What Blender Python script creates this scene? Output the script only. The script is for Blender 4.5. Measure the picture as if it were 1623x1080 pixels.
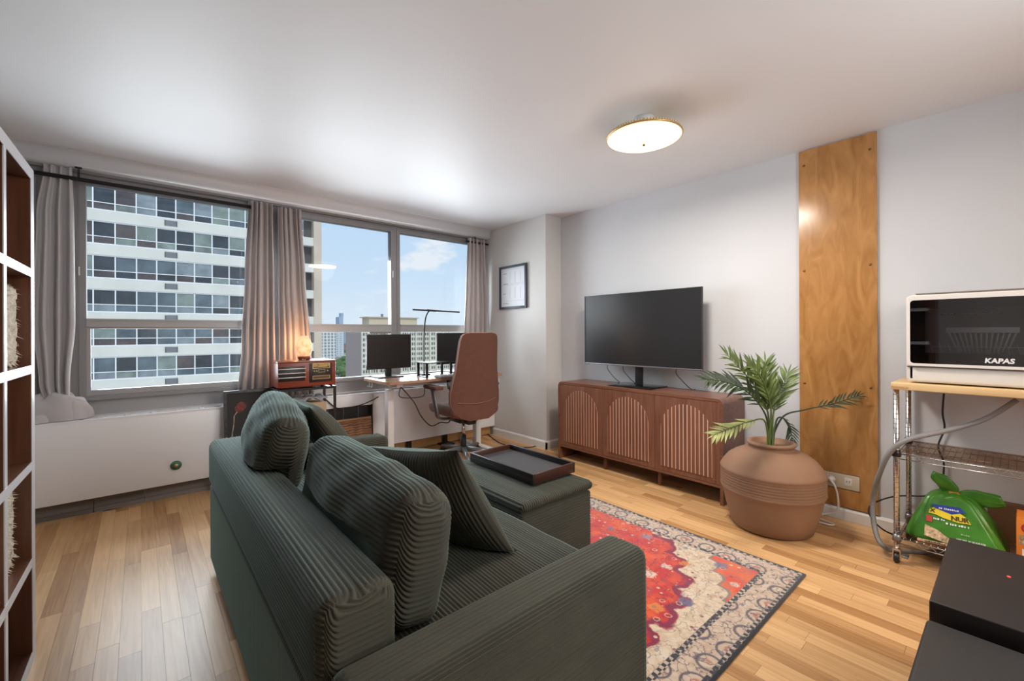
import bpy, bmesh, math, random
import numpy as np
from mathutils import Vector, Matrix
random.seed(7); np.random.seed(7)
for o in list(bpy.data.objects): bpy.data.objects.remove(o, do_unlink=True)
S = bpy.context.scene
COL = S.collection
# ------------------------------------------------------------------ camera
FPX, CXP, HYP, CAMH = 686.5, 811.5, 528.0, 1.208
YAW = math.atan2(589.5, FPX); ROLL = math.atan(-6/1390)
cd = bpy.data.cameras.new('camera'); cam = bpy.data.objects.new('camera', cd); COL.objects.link(cam)
cd.sensor_width = 36; cd.lens = FPX/1623*36; cd.shift_y = -(540-HYP)/1623; cd.clip_start = .05; cd.clip_end = 6000
cam.matrix_world = (Matrix.Translation((0, 0, CAMH)) @ Matrix.Rotation(-YAW, 4, 'Z') @ Matrix.Rotation(math.pi/2, 4, 'X') @ Matrix.Rotation(ROLL, 4, 'Z'))
S.camera = cam
# ------------------------------------------------------------------ view, world, sun, large lights
S.view_settings.view_transform = 'Standard'; S.view_settings.look = 'None'; S.view_settings.gamma = 1
S.view_settings.use_curve_mapping = False; S.view_settings.exposure = 0.20
W = bpy.data.worlds.new('sky'); S.world = W; W.use_nodes = True
wn, wl = W.node_tree.nodes, W.node_tree.links; wn.clear()
wo = wn.new('ShaderNodeOutputWorld'); wb = wn.new('ShaderNodeBackground'); wl.new(wb.outputs[0], wo.inputs[0])
tc = wn.new('ShaderNodeTexCoord'); sx = wn.new('ShaderNodeSeparateXYZ'); wl.new(tc.outputs['Generated'], sx.inputs[0])
rp = wn.new('ShaderNodeValToRGB'); wl.new(sx.outputs[2], rp.inputs[0])
rp.color_ramp.elements[0].position = 0.0; rp.color_ramp.elements[0].color = (.74, .83, .92, 1)
rp.color_ramp.elements[1].position = .45; rp.color_ramp.elements[1].color = (.36, .57, .87, 1)
e = rp.color_ramp.elements.new(.12); e.color = (.60, .76, .93, 1)
mp = wn.new('ShaderNodeMapping'); mp.inputs['Scale'].default_value = (1, 1, 2.6); wl.new(tc.outputs['Generated'], mp.inputs[0])
cn = wn.new('ShaderNodeTexNoise'); cn.inputs['Scale'].default_value = 7.5; cn.inputs['Detail'].default_value = 7; cn.inputs['Roughness'].default_value = .55
wl.new(mp.outputs[0], cn.inputs[0])
cr = wn.new('ShaderNodeValToRGB'); wl.new(cn.outputs[0], cr.inputs[0])
cr.color_ramp.elements[0].position = .56; cr.color_ramp.elements[0].color = (0, 0, 0, 1)
cr.color_ramp.elements[1].position = .66; cr.color_ramp.elements[1].color = (.85, .85, .85, 1)
mx = wn.new('ShaderNodeMix'); mx.data_type = 'RGBA'; wl.new(cr.outputs[0], mx.inputs[0]); wl.new(rp.outputs[0], mx.inputs[6]); mx.inputs[7].default_value = (.86, .89, .93, 1)
wl.new(mx.outputs[2], wb.inputs[0]); wb.inputs[1].default_value = .92

def light(name, kind, loc, power, color, size=None, sy=None, aim=None):
    l = bpy.data.lights.new(name, kind); l.energy = power; l.color = color
    if kind == 'AREA': l.shape = 'RECTANGLE'; l.size = size; l.size_y = sy or size
    o = bpy.data.objects.new(name, l); COL.objects.link(o); o.location = loc
    if aim: o.rotation_euler = (Vector(aim)-Vector(loc)).to_track_quat('-Z', 'Y').to_euler()
    return o
sun = light('sun', 'SUN', (0, -5, 30), 1.5, (1, .95, .88), aim=(6, 25, 0)); sun.data.angle = .2
# daylight entering through the window band
light('window_daylight', 'AREA', (1.42, 4.36, 1.40), 128, (.90, .96, 1.0), 3.3, 1.15, aim=(1.42, 0, 1.15))
# added unseen fill lights, standing in for the apartment behind the camera
light('warm_fill_light', 'AREA', (2.15, -2.2, 2.38), 40, (1, .70, .42), 1.0, 1.6, aim=(2.15, -2.2, 0))
light('cool_fill_light', 'AREA', (1.9, -1.0, 1.9), 36, (.90, .95, 1.0), .8, 1.6, aim=(-.1, 4, 1.3))

# ------------------------------------------------------------------ materials
def mat(name):
    m = bpy.data.materials.new(name); m.use_nodes = True
    return m, m.node_tree.nodes, m.node_tree.links, m.node_tree.nodes['Principled BSDF']
def setp(p, **k):
    for a, v in k.items():
        s = p.inputs[a.replace('_', ' ')]
        s.default_value = (*v, 1) if isinstance(v, tuple) and len(v) == 3 and s.type == 'RGBA' else v
def coords(n, l, world, scale):
    if world: src = n.new('ShaderNodeNewGeometry').outputs['Position']
    else: src = n.new('ShaderNodeTexCoord').outputs['Object']
    m = n.new('ShaderNodeMapping'); m.inputs['Scale'].default_value = scale; l.new(src, m.inputs[0]); return m.outputs[0]
def P(name, col, rough=.5, metal=0, var=0, vs=8, bump=0, bs=60, world=False, **k):
    m, n, l, p = mat(name); setp(p, Base_Color=col, Roughness=rough, Metallic=metal, **k)
    if var:
        t = n.new('ShaderNodeTexNoise'); t.inputs['Scale'].default_value = vs; t.inputs['Detail'].default_value = 4
        l.new(coords(n, l, world, (1, 1, 1)), t.inputs[0])
        r = n.new('ShaderNodeValToRGB'); l.new(t.outputs[0], r.inputs[0])
        r.color_ramp.elements[0].position = .3; r.color_ramp.elements[1].position = .7
        r.color_ramp.elements[0].color = (*[c*(1-var) for c in col], 1); r.color_ramp.elements[1].color = (*[min(1, c*(1+var)) for c in col], 1)
        l.new(r.outputs[0], p.inputs['Base Color'])
    if bump:
        t = n.new('ShaderNodeTexNoise'); t.inputs['Scale'].default_value = bs; t.inputs['Detail'].default_value = 3
        l.new(coords(n, l, world, (1, 1, 1)), t.inputs[0])
        b = n.new('ShaderNodeBump'); b.inputs['Strength'].default_value = bump; b.inputs['Distance'].default_value = .01
        l.new(t.outputs[0], b.inputs['Height']); l.new(b.outputs[0], p.inputs['Normal'])
    return m
def wood(name, c1, c2, axis='Z', rough=.4, freq=26, world=False, rnd=0, stretch=.07, **k):
    """grain along an axis; rnd: share of the tone taken from the single piece"""
    m, n, l, p = mat(name); setp(p, Roughness=rough, **k)
    sc = {'X': (stretch, 1, 1), 'Y': (1, stretch, 1), 'Z': (1, 1, stretch)}[axis]
    v = coords(n, l, world, tuple(c*freq for c in sc))
    if rnd:
        oi = n.new('ShaderNodeObjectInfo'); g = n.new('ShaderNodeNewGeometry')
        a = n.new('ShaderNodeMath'); a.operation = 'ADD'; l.new(oi.outputs['Random'], a.inputs[0]); l.new(g.outputs['Random Per Island'], a.inputs[1])
        f = n.new('ShaderNodeMath'); f.operation = 'FRACT'; l.new(a.outputs[0], f.inputs[0])
        off = n.new('ShaderNodeVectorMath'); off.operation = 'SCALE'; off.inputs[0].default_value = (31, 17, 47); l.new(f.outputs[0], off.inputs['Scale'])
        ad = n.new('ShaderNodeVectorMath'); l.new(v, ad.inputs[0]); l.new(off.outputs[0], ad.inputs[1]); v = ad.outputs[0]
    t = n.new('ShaderNodeTexNoise'); t.inputs['Scale'].default_value = 1; t.inputs['Detail'].default_value = 6; t.inputs['Distortion'].default_value = 1.2
    l.new(v, t.inputs[0]); fac = t.outputs[0]
    if rnd:
        mxx = n.new('ShaderNodeMix'); mxx.inputs[0].default_value = rnd; l.new(fac, mxx.inputs[2]); l.new(f.outputs[0], mxx.inputs[3]); fac = mxx.outputs[0]
    r = n.new('ShaderNodeValToRGB'); l.new(fac, r.inputs[0])
    r.color_ramp.elements[0].position = .25; r.color_ramp.elements[1].position = .75
    r.color_ramp.elements[0].color = (*c1, 1); r.color_ramp.elements[1].color = (*c2, 1)
    l.new(r.outputs[0], p.inputs['Base Color'])
    b = n.new('ShaderNodeBump'); b.inputs['Strength'].default_value = .08; b.inputs['Distance'].default_value = .004
    l.new(t.outputs[0], b.inputs['Height']); l.new(b.outputs[0], p.inputs['Normal'])
    return m
def emit(name, col, s):
    m, n, l, p = mat(name); setp(p, Base_Color=col, Emission_Color=col, Emission_Strength=s); return m
def glass(name, tint=(1, 1, 1), refl=.08, rough=.02, fres=True):
    m, n, l, p = mat(name); n.remove(p); out = n['Material Output']
    t = n.new('ShaderNodeBsdfTransparent'); t.inputs[0].default_value = (*tint, 1)
    g = n.new('ShaderNodeBsdfGlossy'); g.inputs['Roughness'].default_value = rough
    fr = n.new('ShaderNodeFresnel'); fr.inputs[0].default_value = 1.3
    mu = n.new('ShaderNodeMath'); mu.operation = 'ADD'; mu.inputs[1].default_value = refl-.02; mu.inputs[0].default_value = 0
    if fres: l.new(fr.outputs[0], mu.inputs[0])
    x = n.new('ShaderNodeMixShader'); l.new(mu.outputs[0], x.inputs[0]); l.new(t.outputs[0], x.inputs[1]); l.new(g.outputs[0], x.inputs[2]); l.new(x.outputs[0], out.inputs[0])
    return m
M = {}
M['wall'] = P('wall_paint', (.595, .61, .635), .6, var=.02, vs=2, bump=.05, bs=90, world=True)
M['wallwarm'] = P('column_paint', (.62, .615, .60), .6, bump=.05, bs=90, world=True)
M['ceil'] = P('ceiling_paint', (.765, .785, .81), .5, bump=.10, bs=6, world=True, Specular_IOR_Level=.22)
M['trimw'] = P('white_trim', (.74, .73, .71), .4)
M['wframe'] = P('grey_window_metal', (.29, .29, .295), .45, metal=.25)
M['wframe2'] = P('light_grey_metal', (.40, .40, .405), .4, metal=.2)
M['headdark'] = P('grey_window_head', (.24, .24, .24), .5)
M['glass'] = glass('window_glass', (.97, .985, .99), .022)
M['heater'] = P('white_enamel', (.83, .845, .87), .35, bump=.02, bs=5, world=True)
M['oak'] = wood('oak_strip', (.37, .18, .065), (.74, .455, .215), 'Y', .36, 55, True, .46, .04)
M['greyvinyl'] = wood('grey_vinyl_plank', (.14, .125, .115), (.27, .25, .235), 'X', .5, 40, True, .5, .05)
M['walnut'] = wood('walnut_veneer', (.125, .048, .026), (.24, .105, .062), 'Z', .42, 30)
M['walnut_h'] = wood('walnut_veneer_top', (.125, .048, .026), (.24, .105, .062), 'Y', .33, 30)
M['pale'] = P('pale_backing', (.74, .50, .38), .6)
M['shelfwood'] = wood('brown_shelf_laminate', (.075, .028, .014), (.15, .062, .033), 'Z', .28, 24)
M['shelfedge'] = P('painted_edge_glare', (.55, .55, .58), .35)  # window glare on the shelf's front edges, put into a pale colour
M['ply'] = wood('varnished_plywood', (.33, .145, .04), (.52, .27, .095), 'Z', .2, 15, True, 0, .3)
M['maple'] = wood('light_maple', (.62, .40, .18), (.78, .56, .30), 'Y', .4, 20)
M['black'] = P('black_plastic', (.012, .012, .013), .4)
M['blackm'] = P('black_metal', (.016, .016, .018), .45, metal=.3)
M['screen'] = P('dark_screen', (.016, .016, .017), .26)
M['chrome'] = P('chrome', (.62, .60, .58), .22, metal=1)
M['steel'] = P('grey_steel', (.23, .23, .24), .35, metal=.7)
M['white'] = P('white_plastic', (.72, .72, .71), .35)
M['cream'] = P('cream_plastic', (.74, .71, .66), .3)
M['terra'] = P('terracotta', (.26, .145, .085), .75, var=.08, vs=5, bump=.05, bs=120)
M['leaf'] = P('palm_leaf', (.115, .17, .045), .45, var=.5, vs=9, world=True)
M['leaf_dark'] = P('palm_leaf_dark', (.03, .055, .022), .5, var=.4, vs=9, world=True)
M['leaf_pale'] = P('palm_leaf_pale', (.36, .40, .14), .5, var=.4, vs=9, world=True)
M['rust'] = P('rust_brown_fabric', (.125, .05, .032), .85, var=.08, vs=20, bump=.15, bs=500, Sheen_Weight=.1)
M['rustdark'] = P('rust_brown_edge', (.16, .07, .045), .8)
def drape(name, c):
    m, n, l, p = mat(name); setp(p, Base_Color=c, Roughness=.75, Sheen_Weight=.25)
    t = n.new('ShaderNodeBsdfTranslucent'); t.inputs[0].default_value = (*c, 1); x = n.new('ShaderNodeMixShader'); x.inputs[0].default_value = .22
    l.new(p.outputs[0], x.inputs[1]); l.new(t.outputs[0], x.inputs[2]); l.new(x.outputs[0], n['Material Output'].inputs[0]); return m
M['curtain'] = drape('grey_taupe_curtain', (.60, .55, .535)); M['curtain2'] = drape('silver_grey_curtain', (.62, .60, .61))
M['navy'] = P('navy_lining', (.03, .04, .06), .8)
M['cherry'] = wood('cherry_stain', (.20, .032, .016), (.30, .065, .035), 'X', .35, 26)
M['gold'] = P('brass', (.60, .42, .18), .35, metal=.8)
M['cloth'] = P('grey_cloth', (.42, .42, .44), .85, var=.15, vs=12)
M['card'] = P('cardboard', (.50, .37, .23), .8, var=.06)
M['fuzz'] = P('cream_shag', (.62, .56, .46), .95, var=.2, vs=60, bump=.6, bs=120)
M['cordk'] = P('black_cord', (.01, .01, .011), .5)
M['greyhose'] = P('grey_hose', (.23, .23, .23), .5)
M['beige'] = P('beige_plastic', (.60, .52, .40), .45)
M['traybl'] = P('black_tray', (.016, .014, .015), .3, bump=.02)
M['traybr'] = P('espresso_wood', (.045, .014, .009), .35)
M['dkdev'] = P('black_lacquer', (.014, .010, .009), .38, bump=.03, bs=200)
M['dkdev2'] = P('black_vinyl', (.017, .016, .0155), .5, bump=.05, bs=120)
M['shade'] = emit('lit_shade', (1, .80, .52), 1.15)
M['salt'] = None
M['concrete'] = P('facade_white', (.66, .65, .585), .8, var=.05, vs=.6, world=True)
M['tanpier'] = P('tan_pier', (.56, .47, .37), .85, var=.06, vs=.8, world=True)
M['fwhite'] = P('facade_window_white', (.80, .81, .82), .5)

# ------------------------------------------------------------------ geometry helpers
WL = {}
def tag(o, label=None, cat=None, group=None, kind=None):
    if label: o['label'] = label
    if cat: o['category'] = cat
    if group: o['group'] = group
    if kind: o['kind'] = kind
    return o
def empty(name, loc=(0, 0, 0), label=None, cat=None, group=None, kind=None, rz=0, parent=None):
    o = bpy.data.objects.new(name, None); COL.objects.link(o); o.empty_display_size = .05
    b = WL.get(parent.name, Vector()) if parent else Vector()
    o.location = Vector(loc)-b; o.rotation_euler = (0, 0, rz); WL[o.name] = Vector(loc)
    if parent: o.parent = parent
    return tag(o, label, cat, group, kind)
class MB:
    """collects shapes in one mesh; build() links it as one object"""
    def __init__(s): s.v = []; s.f = []; s.sm = []
    def add(s, v, f, smooth=False):
        k = len(s.v); s.v += [tuple(p) for p in v]; s.f += [tuple(i+k for i in q) for q in f]; s.sm += [smooth]*len(f); return s
    def box(s, x0, x1, y0, y1, z0, z1, bev=0, seg=2):
        x0, x1 = sorted((x0, x1)); y0, y1 = sorted((y0, y1)); z0, z1 = sorted((z0, z1))
        if bev:
            bm = bmesh.new(); bmesh.ops.create_cube(bm, size=1)
            for v in bm.verts: v.co = ((x0+x1)/2+v.co.x*(x1-x0), (y0+y1)/2+v.co.y*(y1-y0), (z0+z1)/2+v.co.z*(z1-z0))
            bmesh.ops.bevel(bm, geom=bm.edges[:], offset=bev, segments=seg, affect='EDGES', profile=.5)
            bm.verts.index_update(); s.add([v.co[:] for v in bm.verts], [[v.index for v in f.verts] for f in bm.faces], seg > 1); bm.free(); return s
        v = [(x, y, z) for x in (x0, x1) for y in (y0, y1) for z in (z0, z1)]
        return s.add(v, [(0, 1, 3, 2), (4, 6, 7, 5), (0, 4, 5, 1), (2, 3, 7, 6), (0, 2, 6, 4), (1, 5, 7, 3)])
    def tube(s, pts, r, n=8, cap=True, rs=None):
        pts = [Vector(p) for p in pts]; k = len(pts); v = []; f = []; up = None
        for i, p in enumerate(pts):
            t = (pts[min(i+1, k-1)]-pts[max(i-1, 0)]).normalized()
            if up is None: up = t.orthogonal().normalized()
            up = (up-t*up.dot(t)); up = up.normalized() if up.length > 1e-6 else t.orthogonal().normalized()
            b = t.cross(up); rr = rs[i] if rs else r
            for j in range(n):
                a = 2*math.pi*j/n; v.append(p+(up*math.cos(a)+b*math.sin(a))*rr)
        for i in range(k-1):
            for j in range(n): f.append((i*n+j, i*n+(j+1) % n, (i+1)*n+(j+1) % n, (i+1)*n+j))
        if cap: f.append(tuple(range(n-1, -1, -1))); f.append(tuple(range((k-1)*n, k*n)))
        return s.add(v, f, True)
    def lathe(s, prof, c=(0, 0, 0), n=40, sx=1, sy=1):
        v = []; f = []; k = len(prof)
        for r, z in prof:
            for j in range(n): a = 2*math.pi*j/n; v.append((c[0]+r*math.cos(a)*sx, c[1]+r*math.sin(a)*sy, c[2]+z))
        for i in range(k-1):
            for j in range(n): f.append((i*n+j, i*n+(j+1) % n, (i+1)*n+(j+1) % n, (i+1)*n+j))
        if prof[0][0] > 1e-5: f.append(tuple(range(n-1, -1, -1)))
        if prof[-1][0] > 1e-5: f.append(tuple(range((k-1)*n, k*n)))
        return s.add(v, f, True)
    def prism(s, poly, axis, a0, a1, smooth=False):
        """poly in the two other axes (order xyz without axis), extruded from a0 to a1"""
        def pt(q, a): return {'X': (a, q[0], q[1]), 'Y': (q[0], a, q[1]), 'Z': (q[0], q[1], a)}[axis]
        n = len(poly); v = [pt(q, a0) for q in poly]+[pt(q, a1) for q in poly]
        f = [(i, (i+1) % n, n+(i+1) % n, n+i) for i in range(n)]+[tuple(range(n-1, -1, -1)), tuple(range(n, 2*n))]
        return s.add(v, f, smooth)
    def grid(s, G, smooth=True, closed=False):
        a, b = len(G), len(G[0]); v = [p for r in G for p in r]
        f = [(i*b+j, i*b+(j+1) % b, (i+1)*b+(j+1) % b, (i+1)*b+j) for i in range(a-1) for j in range(b if closed else b-1)]
        return s.add(v, f, smooth)
    def build(s, name, m, parent=None, label=None, cat=None, group=None, kind=None, local=False, solid=0, origin=None):
        me = bpy.data.meshes.new(name); V = np.array(s.v, dtype=float)
        if parent is not None:
            if not local: V = V-np.array(WL[parent.name])
            loc = Vector()
        else:
            if local: loc = Vector()
            else:
                loc = Vector(origin) if origin else Vector(((V[:, 0].min()+V[:, 0].max())/2, (V[:, 1].min()+V[:, 1].max())/2, V[:, 2].min())); V = V-np.array(loc)
        me.from_pydata(V.tolist(), [], s.f)
        me.polygons.foreach_set('use_smooth', s.sm); me.update()
        bm = bmesh.new(); bm.from_mesh(me); bmesh.ops.recalc_face_normals(bm, faces=bm.faces); bm.to_mesh(me); bm.free()
        if m: me.materials.append(m)
        o = bpy.data.objects.new(name, me); COL.objects.link(o)
        if parent is not None: o.parent = parent; WL[o.name] = WL[parent.name]+loc
        else: o.location = loc; WL[o.name] = loc
        if solid:
            md = o.modifiers.new('thickness', 'SOLIDIFY'); md.thickness = solid; md.offset = 0
        return tag(o, label, cat, group, kind)
def box(name, m, x0, x1, y0, y1, z0, z1, parent=None, bev=0, seg=2, **k): return MB().box(x0, x1, y0, y1, z0, z1, bev, seg).build(name, m, parent, **k)
def struct(o): o['kind'] = 'structure'; return o
def clone(src, parent, loc=None, name=None):
    c = src.copy(); COL.objects.link(c); c.parent = parent
    if loc is not None: c.location = loc
    return c
def text_mesh(txt, size, ext=.0008, shear=0, bold=0):
    cu = bpy.data.curves.new('lettering', 'FONT'); cu.body = txt; cu.size = size; cu.extrude = ext; cu.shear = shear; cu.offset = bold
    cu.align_x = 'CENTER'; cu.align_y = 'CENTER'; cu.resolution_u = 3
    o = bpy.data.objects.new('lettering', cu); COL.objects.link(o)
    me = bpy.data.meshes.new_from_object(o.evaluated_get(bpy.context.evaluated_depsgraph_get())); bpy.data.objects.remove(o); bpy.data.curves.remove(cu); return me
def lettering(name, txt, size, m, parent, loc, right, up, **k):
    """flat lettering lying in the plane of right/up"""
    me = text_mesh(txt, size, **k); me.materials.clear(); me.materials.append(m)
    o = bpy.data.objects.new(name, me); COL.objects.link(o); o.parent = parent
    r = Vector(right).normalized(); u = Vector(up).normalized(); n = r.cross(u)
    R = Matrix((r, u, n)).transposed().to_4x4(); o.matrix_local = Matrix.Translation(Vector(loc)-WL[parent.name]) @ R; return o
def ray(x, y):
    a, b = x-CXP, y-HYP; c, s = math.cos(ROLL), math.sin(ROLL); a, b = a*c+b*s, -a*s+b*c
    fw = Vector((math.sin(YAW), math.cos(YAW), 0)); rt = Vector((math.cos(YAW), -math.sin(YAW), 0)); return fw+rt*(a/FPX)-Vector((0, 0, b/FPX))
def at(x, y, ax, v):
    r = ray(x, y); c = Vector((0, 0, CAMH)); i = 'XYZ'.index(ax); return c+r*((v-c[i])/r[i])
def dep(x, y, d): return Vector((0, 0, CAMH))+ray(x, y)*d
def proj(p):
    d = Vector(p)-Vector((0, 0, CAMH)); fw = Vector((math.sin(YAW), math.cos(YAW), 0)); rt = Vector((math.cos(YAW), -math.sin(YAW), 0)); z = d.dot(fw)
    return (CXP+FPX*d.dot(rt)/z, HYP-FPX*d.z/z) if z > .05 else (-9e3, -9e3)
def smooth_path(pts, k=8):
    P_ = [Vector(p) for p in pts]; out = []
    for i in range(len(P_)-1):
        a, b, c, d = P_[max(i-1, 0)], P_[i], P_[i+1], P_[min(i+2, len(P_)-1)]
        for j in range(k):
            t = j/k; out.append(.5*((2*b)+(c-a)*t+(2*a-5*b+4*c-d)*t*t+(3*b-a-3*c+d)*t**3))
    return out+[P_[-1]]
def cord(name, pts, r, m, label, cat='cable', k=8, parent=None, **kw):
    return MB().tube(smooth_path(pts, k), r, 6).build(name, m, parent, label, cat, **kw)
# ribbed soft box: real corduroy wales as geometry
def axl(h, r, step):
    a = np.linspace(-h, -h+r, max(4, int(r/step))+1); c = np.linspace(-h+r, h-r, max(2, int((2*h-2*r)/step))+1)[1:-1]
    return np.concatenate([a, c, -a[::-1]])
def rbox(half, r, steps, rib=None, p=.0125, A=.0062, bulge=(0, 0, 0), wob=0, pinch=0):
    """returns verts (n,3) and quads of a rounded box about the origin"""
    L = [axl(half[i], r, steps[i]) for i in range(3)]; n = [len(q) for q in L]; V = []; F = []; base = 0; hs = np.array(half)
    key = {}
    for ax in range(3):
        b, c = (ax+1) % 3, (ax+2) % 3
        for sg in (0, 1):
            B, C = np.meshgrid(L[b], L[c], indexing='ij'); q = np.zeros(B.shape+(3,)); q[..., ax] = L[ax][-1 if sg else 0]; q[..., b] = B; q[..., c] = C
            I = np.arange(B.size).reshape(B.shape)+base
            f = np.stack([I[:-1, :-1], I[1:, :-1], I[1:, 1:], I[:-1, 1:]], -1).reshape(-1, 4)
            if not sg: f = f[:, ::-1]
            V.append(q.reshape(-1, 3)); F.append(f); base += B.size
    V = np.concatenate(V); F = np.concatenate(F)
    # weld the seams
    kk = np.round(V*1e5).astype(np.int64); _, ui, inv = np.unique(kk, axis=0, return_index=True, return_inverse=True)
    V = V[ui]; F = inv.reshape(-1)[F]
    q = np.clip(V, -(hs-r), hs-r); d = V-q; N = d/np.maximum(np.linalg.norm(d, axis=1, keepdims=True), 1e-9); X = q+r*N
    u = np.clip(X/hs, -1, 1)
    for i in range(3):
        if bulge[i]:
            o = [j for j in range(3) if j != i]
            X[:, i] += np.sign(N[:, i])*np.abs(N[:, i])**.5*bulge[i]*(1-u[:, o[0]]**2)*(1-u[:, o[1]]**2)
    if wob:
        w = np.sin(X[:, 1]*13+1)*np.sin(X[:, 2]*17+.5)+.6*np.sin(X[:, 1]*31+X[:, 2]*23)+.35*np.sin(X[:, 2]*51-X[:, 1]*37+X[:, 0]*20)
        X += N*(w*wob)[:, None]
    if rib is not None:
        s = rib(V, N); X += N*(A*(np.abs(np.sin(np.pi*s/p))**.95-1))[:, None]
    return X, F
def cordmesh(name, m, X, F, mtx=None, parent=None, **k):
    if mtx is not None:
        R = np.array(mtx.to_3x3()); X = X@R.T+np.array(mtx.translation)
    b = MB(); b.v = [tuple(q) for q in X]; b.f = [tuple(int(i) for i in q) for q in F]; b.sm = [True]*len(F)
    return b.build(name, m, parent, **k)
def corduroy(name, c):
    m, n, l, p = mat(name); setp(p, Roughness=.8, Sheen_Weight=.46, Sheen_Roughness=.34, Base_Color=c)
    p.inputs['Sheen Tint'].default_value = (.50, .86, .80, 1)
    t = n.new('ShaderNodeTexNoise'); t.inputs['Scale'].default_value = 5; t.inputs['Detail'].default_value = 5; l.new(coords(n, l, True, (1, 1, 1)), t.inputs[0])
    r = n.new('ShaderNodeValToRGB'); l.new(t.outputs[0], r.inputs[0]); r.color_ramp.elements[0].position = .35; r.color_ramp.elements[1].position = .65
    r.color_ramp.elements[0].color = (*[q*.85 for q in c], 1); r.color_ramp.elements[1].color = (*[q*1.15 for q in c], 1); l.new(r.outputs[0], p.inputs['Base Color'])
    t2 = n.new('ShaderNodeTexNoise'); t2.inputs['Scale'].default_value = 420; l.new(coords(n, l, True, (1, 1, 1)), t2.inputs[0])
    b = n.new('ShaderNodeBump'); b.inputs['Strength'].default_value = .25; b.inputs['Distance'].default_value = .003; l.new(t2.outputs[0], b.inputs['Height']); l.new(b.outputs[0], p.inputs['Normal'])
    return m
M['cordu'] = corduroy('green_corduroy', (.041, .039, .026))

# ================================================================== SETTING
TVX, COLX, COLY, WY, HY_ = 3.43, 3.195, 3.18, 4.24, 4.04
CEIL = 2.44
fl = struct(box('floor', M['oak'], -1.2, TVX+.1, -3.4, 4.35, -.06, -.011))
struct(box('ceiling', M['ceil'], -1.2, TVX+.1, -3.4, 4.12, CEIL, CEIL+.06))
struct(box('wall_right', M['wall'], TVX, TVX+.1, -3.4, 4.4, -.01, CEIL))
struct(box('wall_column', M['wallwarm'], COLX, TVX-.001, COLY, 4.4, -.01, CEIL))
struct(box('wall_left', M['wall'], -1.2, -1.1, -3.4, 4.4, -.01, CEIL))
struct(box('wall_back', M['wall'], -1.1, TVX, -3.4, -3.3, -.01, CEIL))
ww = struct(box('wall_window', M['wframe2'], -1.1, COLX, 4.33, 4.42, -.01, .74))
# plaster soffit over the window with a soft cove
sof = MB(); prof = [(4.095, 2.44)]+[(4.095+.03*math.sin(a), 2.41-.0+.03*math.cos(a)-.0) for a in [i*math.pi/10 for i in range(6)]]
sof.prism([(4.07, 2.44), (4.085, 2.436), (4.098, 2.428), (4.108, 2.415), (4.114, 2.40), (4.118, 2.37), (4.12, 2.342), (4.45, 2.342), (4.45, 2.44)], 'X', -1.1, COLX, True)
struct(sof.build('trim_1', M['ceil']))
# baseboards
struct(MB().prism([(TVX-.016, 0), (TVX, 0), (TVX, .075), (TVX-.006, .075), (TVX-.016, .06)], 'Y', -3.3, COLY).build('baseboard_right', M['trimw']))
bb = MB(); bb.prism([(COLX-.016, 0), (COLX, 0), (COLX, .085), (COLX-.006, .085), (COLX-.016, .07)], 'Y', COLY-.016, 4.06)
bb.prism([(COLY-.016, 0), (COLY, 0), (COLY, .085), (COLY-.006, .085), (COLY-.016, .07)], 'X', COLX-.016, TVX-.016)
struct(bb.build('baseboard_column', M['trimw']))
# strip floor: single planks where they show large, the others joined
planks = []; wdt = .0655; yk = 0
rug = (.66, 2.495, .68, 3.42)
for i in range(int((TVX+.75)/wdt)+1):
    x0 = -.72+i*wdt; y = .25-random.random()*.5
    while y < 4.09:
        ln = random.choice((.3, .42, .55, .7, .85)); y1 = min(y+ln, 4.09)
        x1 = min(x0+wdt, TVX-.002)
        if x1-x0 > .01 and y1 > .2 and y1-y > .04: planks.append((x0, x1, max(y, .05), y1))
        y = y1 if y1 < 4.09 else 9
def parea(q):
    x0, x1, y0, y1 = q; cx, cy = (x0+x1)/2, (y0+y1)/2
    hid = (rug[0] < cx < rug[1] and rug[2] < cy < rug[3]) or (.22 < cx < 1.7 and .7 < cy < 2.8) or cx > COLX and cy > COLY or cx > 3.06 and 1.35 < cy < 2.85 or cx < -.32 and cy < 2.4 or (1.25 > cx > .4 and cy > 3)
    pp = [proj((a, b, 0)) for a, b in ((x0, y0), (x1, y0), (x1, y1), (x0, y1))]
    if hid or not (-20 < sum(p[0] for p in pp)/4 < 1640 and sum(p[1] for p in pp)/4 < 1090): return 0
    return abs(sum(pp[k][0]*pp[(k+1) % 4][1]-pp[(k+1) % 4][0]*pp[k][1] for k in range(4)))/2
planks.sort(key=parea, reverse=True)
um = MB().box(-.5, .5, -.5, .5, -1, 0); pk0 = um.build('plank', M['oak'], None, local=True); pm = pk0.data; bpy.data.objects.remove(pk0)
rest = MB(); G = .0007
for i, (x0, x1, y0, y1) in enumerate(planks):
    if i < 290 and parea(planks[i]) > 0:
        o = bpy.data.objects.new('plank', pm); COL.objects.link(o); o.parent = fl
        o.location = Vector(((x0+x1)/2, (y0+y1)/2, 0))-WL['floor']; o.scale = (x1-x0-G, y1-y0-G*1.4, .0105)
    else: rest.box(x0+G/2, x1-G/2, y0+G/2, y1-G/2, -.0105, 0)
rest.build('plank_field', M['oak'], fl, kind='stuff')

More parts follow.
